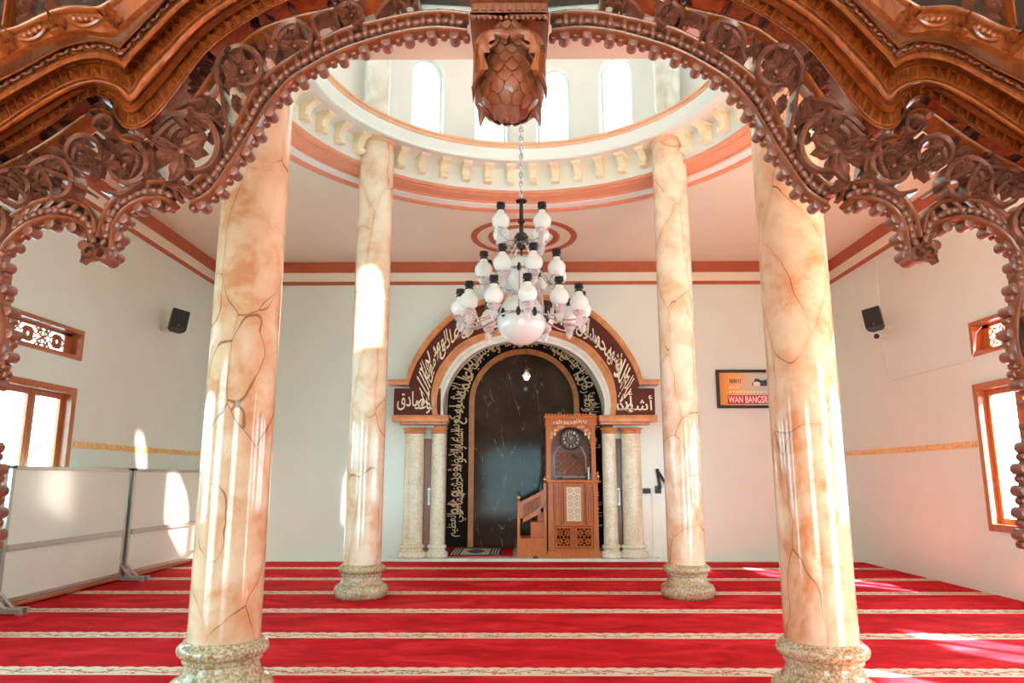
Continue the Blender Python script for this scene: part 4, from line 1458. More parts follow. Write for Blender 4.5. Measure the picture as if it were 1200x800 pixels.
# ================================================================== THINGS ON THE WALLS
def speaker(name, pc, sg, yaw, label):
    """box loudspeaker on a ball bracket; sg=+1 on the wall at XL"""
    wx = XL if sg > 0 else XR
    t = thing(name, pc, label, 'loudspeaker', 'wall loudspeakers')
    t.rotation_euler = (R(-14) , R(10) * sg, yaw)
    LOC[t.name] = Vector((0, 0, 0))
    m_ = MB()
    prof = [(-0.155, -0.11), (0.155, -0.11), (0.155, 0.02), (0.09, 0.13), (-0.09, 0.13), (-0.155, 0.02)]
    t.scale = (0.8, 0.8, 0.8)
    rs = [[(x * k, y * (1 if k == 1 else 0.97), z) for x, y in prof] for z, k in ((-0.20, 0.97), (-0.195, 1), (0.195, 1), (0.20, 0.97))]
    m_.rings(rs)
    m_.build('cabinet', M['black'], t, 30)
    m_ = MB()
    m_.bbox((-0.142, -0.122, -0.185), (0.142, -0.108, 0.185), 0.006)
    g = m_.build('speaker_grille', M['grille'], t)
    m_ = MB()
    m_.lathe([(0.014, -0.126), (0.016, -0.122), (0.001, -0.121)], (0, 0, -0.15), 12, 'Y')
    m_.build('badge', M['chrome'], g)
    return t
def bracket(t, a, b):
    inv = t.matrix_basis.copy()
    inv = Matrix.Translation(t.location) @ t.rotation_euler.to_matrix().to_4x4() @ Matrix.Scale(0.8, 4)
    inv = inv.inverted()
    m_ = MB()
    pa, pb = inv @ Vector(a), inv @ Vector(b)
    m_.tube([pa, pb], 0.018, 8)
    d = (inv.to_3x3() @ Vector((1, 0, 0)))
    sg = 1 if a[0] < b[0] else -1
    m_.tube([pa, pa + d * (0.012 * sg)], 0.05, 12)
    m_.build('wall_bracket', M['white_plastic'], t, 40)
ps = WX(209, 376, XL + 0.26)
s1 = speaker('loudspeaker', ps, 1, R(38), 'small black loudspeaker high on the wall above the whiteboards')
bracket(s1, (XL + 0.006, ps.y + 0.05, ps.z - 0.12), (XL + 0.2, ps.y + 0.06, ps.z - 0.06))
ps2 = WX(1024, 374, XR - 0.26)
s2 = speaker('loudspeaker', ps2, -1, R(-38), 'small black loudspeaker above the little white security camera')
bracket(s2, (XR - 0.006, ps2.y + 0.05, ps2.z - 0.12), (XR - 0.2, ps2.y + 0.06, ps2.z - 0.06))

pc = WX(1028, 394, XR - 0.12)
cam_t = thing('security_camera', (XR, pc.y, pc.z), 'small white bullet security camera under the loudspeaker', 'camera')
d = (Vector((-0.55, -0.8, -0.12))).normalized()
m_ = MB()
m_.tube([Vector(pc) - d * 0.07, Vector(pc) + d * 0.005, Vector(pc) + d * 0.06], [0.046, 0.052, 0.050], 18)
m_.build('camera_body', M['white_plastic'], cam_t, 40)
m_ = MB()
m_.tube([Vector(pc) + d * 0.055, Vector(pc) + d * 0.066], 0.040, 18)
m_.build('lens', M['black'], cam_t, 40)
m_ = MB()
m_.tube([Vector(pc) - d * 0.03, (XR - 0.03, pc.y + 0.03, pc.z + 0.0), (XR - 0.001, pc.y + 0.03, pc.z)], [0.018, 0.018, 0.04], 10)
m_.build('mount', M['white_plastic'], cam_t, 40)
# surface conduit running from the camera down and along to the vent window
m_ = MB()
ya, za = pc.y + 0.06, pc.z - 0.06
zb2 = WX(1028, 450, XR).z
m_.box((XR - 0.014, ya - 0.011, zb2), (XR - 0.001, ya + 0.011, za))
m_.box((XR - 0.014, 8.84, zb2 - 0.011), (XR - 0.001, ya + 0.011, zb2 + 0.011))
m_.box((XR - 0.014, ya - 0.011, pc.z + 0.05), (XR - 0.001, ya + 0.011, 4.77))
tag(m_.build('cable_conduit', M['wall'], None, None), 'white surface cable conduit running from the security camera to the vent window', 'conduit')
m_ = MB()
p = WX(1137, 420, XR - 0.02)
m_.tube([(XR - 0.03, 8.86, 2.79), (XR - 0.05, 8.76, 2.84), (XR - 0.06, 8.68, 2.95), (XR - 0.09, 8.60, 3.07), (XR - 0.11, 8.45, 3.12)], 0.005, 6)
tag(m_.build('white_cord', M['white_plastic'], None, 60), 'thin white cable looping into the vent window by the conduit', 'cable')

# framed display with the running red text
YD = YB - 0.001
p0, p1 = W(839, 433, YB - 0.06), W(839, 478, YB - 0.06)
dx0, dz1, dz0 = p0.x, p0.z, p1.z
dx1 = dx0 + 1.25
disp = thing('framed_display', ((dx0 + dx1) / 2, YB - 0.03, dz0), 'black framed orange display board with a red running text line', 'display')
m_ = MB()
fw = 0.05
m_.bbox((dx0, YB - 0.06, dz0), (dx0 + fw, YD, dz1), 0.006)
m_.bbox((dx1 - fw, YB - 0.06, dz0), (dx1, YD, dz1), 0.006)
m_.bbox((dx0 + fw, YB - 0.06, dz1 - fw), (dx1 - fw, YD, dz1), 0.006)
m_.bbox((dx0 + fw, YB - 0.06, dz0), (dx1 - fw, YD, dz0 + fw), 0.006)
m_.build('frame', M['black'], disp)
m_ = MB()
m_.box((dx0 + fw - 0.005, YB - 0.035, dz0 + fw - 0.005), (dx1 - fw + 0.005, YD, dz1 - fw + 0.005))
m_.build('printed_face', screen_mat(dx0, dx1 - 0.1), disp)
def dpx(u, v):
    q = W(u, v, YB - 0.037)
    return q.x, q.z
m_ = MB()
(a, b), (c, d_) = dpx(852.5, 463), dpx(905, 473)
ledx1 = dx1 - 0.12
m_.box((a, YB - 0.038, d_), (ledx1, YB - 0.034, b))
led = m_.build('led_strip', M['screen_red'], disp)
m_ = MB()
q0, q1 = dpx(853.5, 464), dpx(899, 472)
put_text(m_, 'WAN BANGSRI', lambda x, y, z: (q0[0] + (q1[0] + 0.03 - q0[0]) * x, YB - 0.0405 + 0.001 * z, q1[1] + (q0[1] - q1[1]) * y))
m_.build('led_lettering', M['led_text'], led)
m_ = MB()
for k in range(4):
    (a, b), (c, d_) = dpx(855 + 2.2 * k, 444), dpx(856.6 + 2.2 * k, 448.5)
    m_.box((a, YB - 0.0375, d_), (c, YB - 0.0345, b))
m_.build('black_digits', M['black'], disp)
m_ = MB()
for k in range(2):
    (a, b), (c, d_) = dpx(864.5 + 2.4 * k, 444), dpx(866 + 2.4 * k, 448.5)
    m_.box((a, YB - 0.0375, d_), (c, YB - 0.0345, b))
m_.build('red_digits', plain('red_digit', (0.7, 0.04, 0.03), 0.4), disp)
m_ = MB()
for row, n in ((453.5, 3), (459.0, 12)):
    for k in range(n):
        (a, b), (c, d_) = dpx(855 + 4 * k, row - 0.9), dpx(857.4 + 4 * k, row + 0.9)
        m_.box((a, YB - 0.0375, d_), (c, YB - 0.0345, b))
m_.build('white_digits', M['ivory'], disp)['kind'] = 'stuff'
m_ = MB()                                   # little building picture: roof, walls, tower
(a, b), (c, d_) = dpx(881, 443), dpx(908, 453)
def pp(fx, fz):
    return (a + (c - a) * fx, d_ + (b - d_) * fz)
m_.prism([pp(0, .1), pp(1, .1), pp(1, .55), pp(.85, .75), pp(.7, .95), pp(.55, .72), pp(.4, .6), pp(.3, .6), pp(.3, .8), pp(.2, 1.0), pp(.1, .8), pp(.1, .5), pp(0, .5)], YB - 0.0378, YB - 0.0345)
m_.build('building_picture', plain('blue_grey_print', (0.03, 0.08, 0.12), 0.4, 0, 0.5, 30), disp)
m_ = MB()
m_.prism([pp(.05, .1), pp(.35, .1), pp(.35, .5), pp(.2, .62), pp(.05, .5)], YB - 0.0382, YB - 0.0379)
m_.build('building_wall', M['ivory'], disp)

# folding bracket and socket by the niche
pz = W(770, 575, YB - 0.03)
br = thing('folding_bracket', (pz.x, YB - 0.03, pz.z), 'black folding wall bracket bent in a zigzag beside the stout niche column', 'bracket')
k = lambda u, v: W(u, v, YB - 0.06)
m_ = MB()
m_.bbox((k(768, 570).x, YB - 0.05, k(768, 578).z), (k(775, 570).x, YB - 0.001, k(768, 569).z), 0.008)
m_.build('mount_plate', M['black'], br)
m_ = MB()
m_.tube([k(771, 575), k(774, 571), k(770.5, 551)], 0.022, 8)
m_.build('lower_arm', M['black'], br, 60)
m_ = MB()
m_.tube([k(770.5, 551), k(777, 561), k(783, 570)], 0.022, 8)
m_.ball(k(770.5, 551), 0.032, 10)
m_.build('upper_arm', M['black'], br, 60)
m_ = MB()
p, q = W(753, 572, YB), W(762, 578, YB)
m_.bbox((p.x, YB - 0.05, q.z), (q.x, YB - 0.001, p.z), 0.01)
m_.bbox((p.x + 0.02, YB - 0.06, q.z + 0.03), (q.x - 0.02, YB - 0.045, p.z - 0.02), 0.005)
tag(m_.build('socket_box', M['black'], None, None), 'small black socket box on the wall between the stout column and the bracket', 'socket')
m_ = MB()
xx = W(764.5, 600, YB).x
m_.box((xx - 0.012, YB - 0.014, 0.06), (xx + 0.012, YB - 0.001, 1.16))
tag(m_.build('cable_conduit', M['white_plastic'], None, None), 'white upright cable conduit rising from the floor to the folding bracket', 'conduit')

# round recessed light in the ceiling
rcx, rcy, rr = RM
cl = thing('ceiling_light', (rcx, rcy, ZC), 'round white ceiling light with painted terracotta rings', 'light')
m_ = MB()
for a, b in ((0.86, 0.76),):
    m_.rings([[(rcx + r * math.cos(2 * PI * i / 64), rcy + r * math.sin(2 * PI * i / 64), z) for i in range(64)] for r, z in ((a, ZC - 0.001), (a - 0.005, ZC - 0.02), (b + 0.005, ZC - 0.02), (b, ZC - 0.001))], True, False)
m_.build('outer_ring', M['terracotta'], cl, 40)
m_ = MB()
m_.rings([[(rcx + r * math.cos(2 * PI * i / 64), rcy + r * math.sin(2 * PI * i / 64), z) for i in range(64)] for r, z in ((0.58, ZC - 0.001), (0.57, ZC - 0.03), (0.52, ZC - 0.035), (0.50, ZC - 0.02), (0.48, ZC - 0.02), (0.47, ZC - 0.001))], True, False)
m_.build('inner_ring', M['terracotta'], cl, 40)
m_ = MB()
m_.rings([[(rcx + r * math.cos(2 * PI * i / 48), rcy + r * math.sin(2 * PI * i / 48), z) for i in range(48)] for r, z in ((0.475, ZC - 0.001), (0.465, ZC - 0.02), (0.40, ZC - 0.055), (0.28, ZC - 0.085), (0.12, ZC - 0.10), (0.02, ZC - 0.102))])
m_.build('diffuser', M['glass_white'], cl, 50)

# ------------------------------------------------------------------ whiteboards along the wall
BXW = XL + 0.16
def whiteboard(y0, y1, zt, label, lean=0.0, xo=0.0):
    x = BXW + xo
    t = thing('whiteboard', (x, (y0 + y1) / 2, 0.0), label, 'whiteboard', 'whiteboards on stands along the wall')
    zr0, zr1, zb_ = 0.60, 0.665, 0.12
    h = 0.022
    m_ = MB()
    m_.bbox((x - h, y0, 0.06), (x + h, y0 + 0.05, zt), 0.005)
    m_.bbox((x - h, y1 - 0.05, 0.06), (x + h, y1, zt), 0.005)
    m_.bbox((x - h, y0 + 0.05, zt - 0.045), (x + h, y1 - 0.05, zt), 0.005)
    m_.bbox((x - h - 0.004, y0 + 0.05, zr0), (x + h + 0.02, y1 - 0.05, zr1), 0.005)
    m_.bbox((x - h, y0 + 0.05, zb_ - 0.05), (x + h, y1 - 0.05, zb_), 0.005)
    m_.build('frame', M['alu'], t)
    m_ = MB()
    m_.box((x - 0.012, y0 + 0.045, zr1 - 0.005), (x + 0.012, y1 - 0.045, zt - 0.04))
    m_.build('upper_panel', M['board'], t)
    m_ = MB()
    m_.box((x - 0.012, y0 + 0.045, zb_ - 0.005), (x + 0.012, y1 - 0.045, zr0 + 0.005))
    m_.build('lower_panel', M['board'], t)
    for yy in (y0 + 0.025, y1 - 0.025):
        m_ = MB()
        m_.bbox((x - 0.13, yy - 0.025, 0.012), (x + 0.34, yy + 0.025, 0.06), 0.006)
        m_.tube([(x + 0.02, yy, 0.20), (x + 0.18, yy, 0.05)], 0.016, 6)
        m_.box((x + 0.30, yy - 0.027, 0.0), (x + 0.345, yy + 0.027, 0.02))
        m_.box((x - 0.135, yy - 0.027, 0.0), (x - 0.09, yy + 0.027, 0.02))
        m_.build('foot', M['alu'], t)
        for zz in (zt,):
            m_ = MB()
            m_.bbox((x - h - 0.004, yy - 0.03, zz - 0.03), (x + h + 0.004, yy + 0.03, zz + 0.004), 0.004)
            m_.build('corner_cap', M['black'], t)
    m_ = MB()
    m_.bbox((x - 0.03, y0 + 0.05, 0.02), (x + 0.03, y1 - 0.05, 0.065), 0.006)
    m_.build('base_rail', M['wood_win'], t, label='thin reddish wooden base rail')
ZT = WX(80, 547, BXW).z
yr = WX(151, 560, BXW).y
yl = WX(12, 560, BXW).y
whiteboard(yl, yr, ZT, 'whiteboard on a stand below the casement window, its full width in view')
whiteboard(yr + 0.06, 12.2, ZT, 'whiteboard on a stand beyond the first, half hidden by the peach column', 0, 0.02)
whiteboard(yl - 2.6, yl - 0.06, ZT, 'whiteboard on a stand cut off by the edge of the photo')

# ------------------------------------------------------------------ chandelier
pcx, pcy = W(611, 300, 6.9).x, 6.90
zS1, zS0 = W(611, 235, pcy).z, W(611, 285, pcy).z
ch = thing('chandelier', (pcx, pcy, 2.6), 'three tiered chandelier with white opal lamps and globes hanging under the dome', 'chandelier')
m_ = MB()
zz, k = zS1 - 0.01, 0
while zz < 9.94:
    pts = []
    for i in range(10):
        a = 2 * PI * i / 10
        u, w_ = 0.017 * math.cos(a), 0.036 * math.sin(a)
        pts.append((pcx + (u if k % 2 else 0), pcy + (0 if k % 2 else u), zz + 0.036 + w_))
    m_.tube(pts, 0.0085, 6, True)
    zz += 0.050
    k += 1
m_.build('chain', M['chrome'], ch, 60)
m_ = MB()
m_.lathe([(0.055, zS1 - 0.012), (0.058, zS1), (0.02, zS1 + 0.012)], (pcx, pcy, 0), 20)
m_.lathe([(0.018, zS1 - 0.01), (0.022, zS1 - 0.2), (0.036, zS1 - 0.21), (0.036, zS1 - 0.235), (0.022, zS1 - 0.245), (0.022, zS0 + 0.12), (0.05, zS0 + 0.10), (0.075, zS0 + 0.06), (0.075, zS0), (0.045, zS0 - 0.05), (0.012, zS0 - 0.07)], (pcx, pcy, 0), 20)
m_.lathe([(0.010, zS0 - 0.05), (0.010, 3.05)], (pcx, pcy, 0), 8)
m_.build('stem', M['dark_metal'], ch, 40)
# tiers: height of the lamp's glass centre, radius, count, first angle
zt1 = W(609, 266, pcy).z
TIERS = [(zt1, 0.285, 4, 45), (W(611, 319, pcy).z, 0.385, 8, 17), (W(611, 361, pcy).z, 0.60, 12, 5)]
GLOBES = [(W(611, 322, pcy).z, 0.17), (W(611, 376, pcy).z, 0.242)]
hub = []
for gi, (gz, gr) in enumerate(GLOBES):
    m_ = MB()
    pf = [(gr * math.sin(PI * i / 22), gz - gr * math.cos(PI * i / 22)) for i in range(1, 14)]
    pf[0] = (0.002, gz - gr)
    pf += [(gr * 0.96, gz + gr * 0.20), (gr * 0.86, gz + gr * 0.55), (gr * 0.66, gz + gr * 0.86), (gr * 0.45, gz + gr * 1.02), (gr * 0.15, gz + gr * 1.10)]
    m_.lathe(pf, (pcx, pcy, 0), 40)
    g = m_.build('opal_globe', M['glass_white'], ch, 60, label='large opal globe' if gi else 'smaller opal globe')
    m_ = MB()
    zb_ = gz + gr * 0.17
    m_.lathe([(gr * 1.0, zb_ - 0.012), (gr * 1.05, zb_ - 0.012), (gr * 1.05, zb_ + 0.014), (gr * 0.98, zb_ + 0.014)], (pcx, pcy, 0), 40, cap=False)
    m_.build('globe_band', M['chrome'], g, 40)
    for i in range(10):
        a = 2 * PI * (i + 0.3) / 10
        m_ = MB()
        c = Vector((pcx + gr * 1.07 * math.cos(a), pcy + gr * 1.07 * math.sin(a), zb_))
        m_.ball(c, 0.028, 8, (0.8, 0.8, 1.6))
        m_.ball(c + Vector((0, 0, 0.035)), 0.014, 6)
        m_.build('claw', M['black'], g, 60)
# suspension rods between tiers
for (z0, r0), (z1, r1), n in (((zS0 - 0.02, 0.06), (GLOBES[0][0] + 0.03, GLOBES[0][1] * 1.06), 4), ((GLOBES[0][0] + 0.03, GLOBES[0][1] * 1.06), (GLOBES[1][0] + 0.05, GLOBES[1][1] * 1.06), 6)):
    for i in range(n):
        a = 2 * PI * (i + 0.4) / n
        m_ = MB()
        m_.tube([(pcx + r0 * math.cos(a), pcy + r0 * math.sin(a), z0), (pcx + (r0 * 0.45 + r1 * 0.55) * math.cos(a), pcy + (r0 * 0.45 + r1 * 0.55) * math.sin(a), (z0 + z1) / 2 + 0.03), (pcx + r1 * math.cos(a), pcy + r1 * math.sin(a), z1)], 0.007, 6)
        m_.build('suspension_rod', M['chrome'], ch, 60)
# one lamp: holder, clear cup, opal shade, black cap
def make_lamp():
    m_ = MB()
    m_.lathe([(0.012, -0.165), (0.02, -0.155), (0.014, -0.14), (0.03, -0.115), (0.05, -0.10), (0.056, -0.088), (0.04, -0.082)], (0, 0, 0), 16)
    for i in range(4):
        a = 2 * PI * i / 4 + 0.4
        m_.ball((0.054 * math.cos(a), 0.054 * math.sin(a), -0.098), 0.013, 6, (1, 1, 1.5))
    hold = m_.build('lamp', M['chrome'], None, 50, origin=(0, 0, 0))
    LOC[hold.name] = Vector((0, 0, 0))
    m_ = MB()
    m_.lathe([(0.044, -0.088), (0.075, -0.062), (0.090, -0.02), (0.088, 0.012), (0.070, 0.045), (0.046, 0.066), (0.038, 0.085), (0.036, 0.10)], (0, 0, 0), 22)
    m_.build('glass_shade', M['glass_white'], hold, 60)
    m_ = MB()
    m_.lathe([(0.034, 0.095), (0.040, 0.10), (0.040, 0.112), (0.026, 0.118), (0.026, 0.128), (0.044, 0.132), (0.044, 0.15), (0.030, 0.154), (0.030, 0.16), (0.042, 0.163), (0.042, 0.176), (0.02, 0.18)], (0, 0, 0), 16)
    m_.build('lamp_cap', M['black'], hold, 40)
    m_ = MB()
    m_.lathe([(0.006, -0.246), (0.022, -0.225), (0.036, -0.20), (0.040, -0.17), (0.030, -0.15), (0.052, -0.125), (0.060, -0.105)], (0, 0, 0), 16)
    m_.build('glass_cup', M['clear'], hold, 60)
    return hold
proto = make_lamp()
used = False
for ti, (tz, tr, n, off) in enumerate(TIERS):
    hz, hr = ((zS0 + 0.03, 0.06), (GLOBES[0][0] + 0.03, GLOBES[0][1] * 1.05), (GLOBES[1][0] + 0.045, GLOBES[1][1] * 1.05))[ti]
    for i in range(n):
        a = R(off) + 2 * PI * i / n - PI / 2
        if used:
            c = copy_tree(proto, ch)
        else:
            c = proto
            used = True
            proto_parent = True
        c.parent = ch
        c.location = (tr * math.cos(a), tr * math.sin(a), tz - 2.6)
        c.rotation_euler = (0, 0, a)
        m_ = MB()
        e = Vector((math.cos(a), math.sin(a), 0))
        P0 = Vector((pcx, pcy, hz)) + e * hr
        P3 = Vector((pcx, pcy, tz - 0.15)) + e * (tr)
        P1 = P0 + e * (tr - hr) * 0.35 + Vector((0, 0, -0.03))
        P2 = P3 + e * (-(tr - hr) * 0.35) + Vector((0, 0, -0.05))
        pts = [P0 * (1 - t) ** 3 + P1 * 3 * t * (1 - t) ** 2 + P2 * 3 * t * t * (1 - t) + P3 * t ** 3 for t in [k / 9 for k in range(10)]]
        m_.tube(pts, 0.009, 6)
        m_.build('arm', M['chrome'], ch, 60)

# ================================================================== CARVED ARCHWAY
# Outlines are laid out on the arch's own planes; the two halves mirror about its middle.
AY = 2.20                                   # plane of the carved border
def mir(pts):
    return [(1194 - u, v) for u, v in pts]
def PXR(u, v):
    return Vector((u, v))
FIL = [(450, -12), (397, 7), (350, 18), (310, 31), (288, 45), (267, 63), (249, 84), (231, 110), (213, 133), (192, 152), (170, 164), (150, 166), (138, 158), (129, 145), (125, 131), (112, 127), (97, 135), (67, 157), (33, 178), (0, 195), (-40, 218), (-120, 266)]
LIP = [(430, -26), (378, -10), (333, 3), (283, 30), (247, 57), (220, 90), (200, 117), (180, 140), (162, 151), (146, 150), (137, 140), (132, 125), (123, 115), (107, 114), (83, 129), (50, 153), (0, 181), (-40, 206), (-130, 262)]
UR = [(549, 15), (520, 12), (493, 13.5), (467, 18), (433, 25.5), (403, 33), (372, 48), (340, 67), (320, 81), (301, 99), (287, 122), (277, 146), (264, 167), (247, 188), (232, 206), (220, 216), (211, 222)]
LR = [(547, 34), (514, 31), (480, 34), (453, 40), (427, 47.5), (400, 57), (372, 71), (341, 90), (326, 105), (311, 123), (297, 147), (281, 173), (262, 201), (247, 221), (232, 232), (222, 235)]
UR2 = [(207, 231), (203, 221), (194, 214), (181, 211), (164, 213.5), (145, 222), (130, 234), (121, 248), (116, 263), (113, 277)]
LR2 = [(201, 238), (193, 231), (174, 230), (156, 236), (141, 247), (132, 262), (129, 278), (127, 290), (118, 301)]
UR3 = [(110, 272), (108, 258), (103, 246), (94, 238), (80, 233), (62, 231.5), (46, 234), (31, 240), (14, 250), (-1, 262), (-14, 280), (-20, 305)]
LR3 = [(112, 298), (108, 285), (101, 266), (86, 256.5), (67, 252.5), (50, 254), (31, 261), (13, 274), (2, 288), (-5, 302), (-6, 325), (-4, 348), (0, 370), (1, 395), (-2, 413), (-7, 426)]
LR4 = [(-5, 434), (-14, 446), (-24, 462), (-27, 490), (-24, 515), (-18, 535), (-16, 555), (-17, 600), (-18, 640)]
UR4 = [(-26, 434), (-34, 446), (-44, 462), (-47, 490), (-44, 515), (-38, 535), (-36, 555), (-37, 600), (-38, 640)]

ta = thing('carved_archway', (W(597, 60, AY).x, AY + 0.05, 1.3), 'large carved teak archway with scalloped edge framing the view into the hall', 'archway')
def sm(pts, n):
    return spline([Vector(p) for p in pts], n)
def offs(p, d):
    """offset pixel polyline sideways (left normal) by d"""
    out = []
    for i, a in enumerate(p):
        t = p[min(i + 1, len(p) - 1)] - p[max(i - 1, 0)]
        t.normalize()
        out.append(a + Vector((-t.y, t.x)) * d)
    return out
def to3(p, y):
    return [W(q.x, q.y, y) for q in p]
def ribbon(m_, pa, pb, yf, yb, rnd=0.0):
    """solid moulding between pixel outlines pa, pb with front at yf and back at yb; rnd rounds its front"""
    rs = []
    for a, b in zip(pa, pb):
        A3, B3 = W(a.x, a.y, yf), W(b.x, b.y, yf)
        if rnd:
            A1, B1 = A3.lerp(B3, 0.0), B3.copy()
            A1.y += rnd; B1.y += rnd
            A2, B2 = A3.lerp(B3, 0.25), A3.lerp(B3, 0.75)
            C2 = A3.lerp(B3, 0.5)
            C2.y -= rnd * 0.3
            ring = [A1, A2, C2, B2, B1]
        else:
            ring = [A3, B3]
        ring += [Vector((B3.x, yb, B3.z)), Vector((A3.x, yb, A3.z))]
        rs.append(ring)
    m_.rings(rs)
HALVES = (lambda p: p, lambda p: [Vector((1194 - q.x, q.y)) for q in p])

# ---- border: two ridges with a beaded channel between, over a scalloped lip
knobs = []
def do_border(f):
    for ur, lr, nn in ((UR, LR, 90), (UR2, LR2, 40), (UR3, LR3, 56), (UR4, LR4, 40)):
        m_ridge, m_back, m_bead, m_lip = MB(), MB(), MB(), MB()
        pu, pl_ = sm(ur, nn), sm(lr, nn)
        U, V_ = f(pu), f(pl_)
        ribbon(m_ridge, f(offs(pu, 3.0)), f(offs(pu, -3.0)), AY - 0.022, AY + 0.03, 0.008)
        m_ridge.build('border_ridge', M['wood_mid'], ta, 50)
        m_ridge = MB()
        ribbon(m_ridge, f(offs(pl_, 3.0)), f(offs(pl_, -3.0)), AY - 0.022, AY + 0.03, 0.008)
        m_ridge.build('border_ridge', M['wood_mid'], ta, 50)
        if ur is not UR4:
            mU = [a.lerp(b, 0.12) for a, b in zip(pu, pl_)]
            mL = [a.lerp(b, 0.92) for a, b in zip(pu, pl_)]
            ribbon(m_back, f(mU), f(mL), AY + 0.018, AY + 0.03)
            # bead chain in the channel
            mid = [a.lerp(b, 0.66) for a, b in zip(pu, pl_)]
            tot = length(mid)
            n = max(3, int(tot / 17))
            mr = resample(mid, 2 * n + 1)
            mu = resample(pu, 2 * n + 1)
            for i in range(1, 2 * n):
                p3 = W(*f([mr[i]])[0], AY - 0.012)
                t = W(*f([mr[min(i + 1, 2 * n)]])[0], AY) - W(*f([mr[i - 1]])[0], AY)
                t.normalize()
                if i % 2:
                    m_bead.tube([p3 - t * 0.017, p3 - t * 0.009, p3 + t * 0.009, p3 + t * 0.017], [0.003, 0.0115, 0.0115, 0.003], 7)
                else:
                    q3 = W(*f([mu[i]])[0], AY - 0.006)
                    m_bead.ball(p3, 0.0145, 8)
                    m_bead.tube([p3, q3], 0.009, 6)
        else:
            ribbon(m_back, U, V_, AY, AY + 0.05)
        # lip just below the lower ridge and the knobs on it
        l0, l1 = offs(pl_, 2.0), offs(pl_, 8.5)
        side = -1
        c0 = offs(pl_, -2.0)
        c1 = offs(pl_, -6.0)
        ribbon(m_lip, f(c0), f(c1), AY + 0.0, AY + 0.030, 0.005)
        m_back.build('border_channel', M['wood_shade'], ta, 50)  # channel floor coloured dark for the shaded holes between the ridges
        if ur is not UR4:
            m_bead.build('bead_chain', M['wood_leaf'], ta, 60)
        else:
            m_bead.bm.free()
        m_lip.build('border_lip', M['wood_mid'], ta, 50)
        tot = length(pl_)
        n = max(2, int(round(tot / 28.0)))
        base = offs(pl_, -9.5)
        kr = resample(base, 2 * n + 1)
        kr2 = resample(offs(pl_, -7.0), 2 * n + 1)
        for i in range(0, 2 * n + 1):
            q = f([kr[i] if i % 2 else kr2[i]])[0]
            knobs.append((W(q.x, q.y, AY), i % 2 == 1))
for f_ in HALVES:
    do_border(f_)
kp = None
for p, big in knobs:
    if kp is None:
        m_ = MB()
        m_.lathe([(0.010, -0.013), (0.0165, -0.010), (0.0178, -0.005), (0.0178, 0.040), (0.014, 0.046), (0.008, 0.048)], (0, 0, 0), 14, 'Y')
        kp = m_.build('knob', M['wood_leaf'], None, 50, origin=(0, 0, 0))
        m_ = MB()
        m_.lathe([(0.009, 0.006), (0.0125, 0.009), (0.0130, 0.014), (0.0130, 0.036), (0.008, 0.042)], (0, 0, 0.002), 10, 'Y')
        ks = m_.build('small_scallop', M['wood_mid'], None, 50, origin=(0, 0, 0))
        kd, sd_ = kp.data, ks.data
        k_ = kp if big else ks
        first_other = ks if big else kp
    elif first_other is not None and (first_other.data is (kd if big else sd_) or first_other.data == (kd if big else sd_)):
        k_ = first_other
        first_other = None
    elif not big:
        k_ = ks.copy()
        COL.objects.link(k_)
    else:
        k_ = kp.copy()
        COL.objects.link(k_)
    k_.parent = ta
    k_.location = p - LOC[ta.name]

for sg in (-1, 1):                           # plain posts carrying the arch down to the floor
    u_ = -46 if sg < 0 else 1194 + 46
    xi = W(u_, 500, AY).x
    xo = -1.99 if sg < 0 else 2.07
    m_ = MB()
    m_.bbox((min(xi, xo), AY - 0.03, -0.014), (max(xi, xo), YF - 0.262, W(u_, 300, AY).z), 0.01)
    m_.build('side_post', M['wood'], ta)

# ---- cornice: fillet, deep dark soffit, stepped crown with two tooth rows and a carved row
RDG = [(375, -60), (342, -44), (310, -28), (261, 0), (225, 27), (197, 55), (178, 75), (164, 90), (156, 104), (151, 108), (147, 105), (139, 99), (125, 94), (108, 92), (82, 98), (44, 118), (-8, 153), (-50, 180), (-140, 236)]
TOP = [(340, -118), (310, -92), (278, -66), (232, -32), (198, -5), (173, 20), (157, 37), (146, 48), (141.5, 53), (140, 54.5), (138, 54), (134, 51.5), (124, 48), (106, 47), (72, 55), (26, 80), (-26, 106), (-68, 131), (-158, 187)]
NC = 110
def guide(*gs):
    """sample several matched outlines with the same parameters"""
    k = len(gs[0])
    per = 7
    outs = []
    for g in gs:
        P = [Vector(p) for p in g]
        P = [P[0] * 2 - P[1]] + P + [P[-1] * 2 - P[-2]]
        o = []
        for i in range(1, len(P) - 2):
            p0, p1, p2, p3 = P[i - 1:i + 3]
            for q in range(per):
                t = q / per
                o.append(0.5 * ((2 * p1) + (p2 - p0) * t + (2 * p0 - 5 * p1 + 4 * p2 - p3) * t * t + (3 * p1 - p0 - 3 * p2 + p3) * t ** 3))
        o.append(P[-2])
        outs.append(o)
    return outs
gl, gr_, gt = guide(LIP, RDG, TOP)
def gline(t):
    if t <= 1:
        return [a.lerp(b, t) for a, b in zip(gl, gr_)]
    return [a.lerp(b, t - 1) for a, b in zip(gr_, gt)]
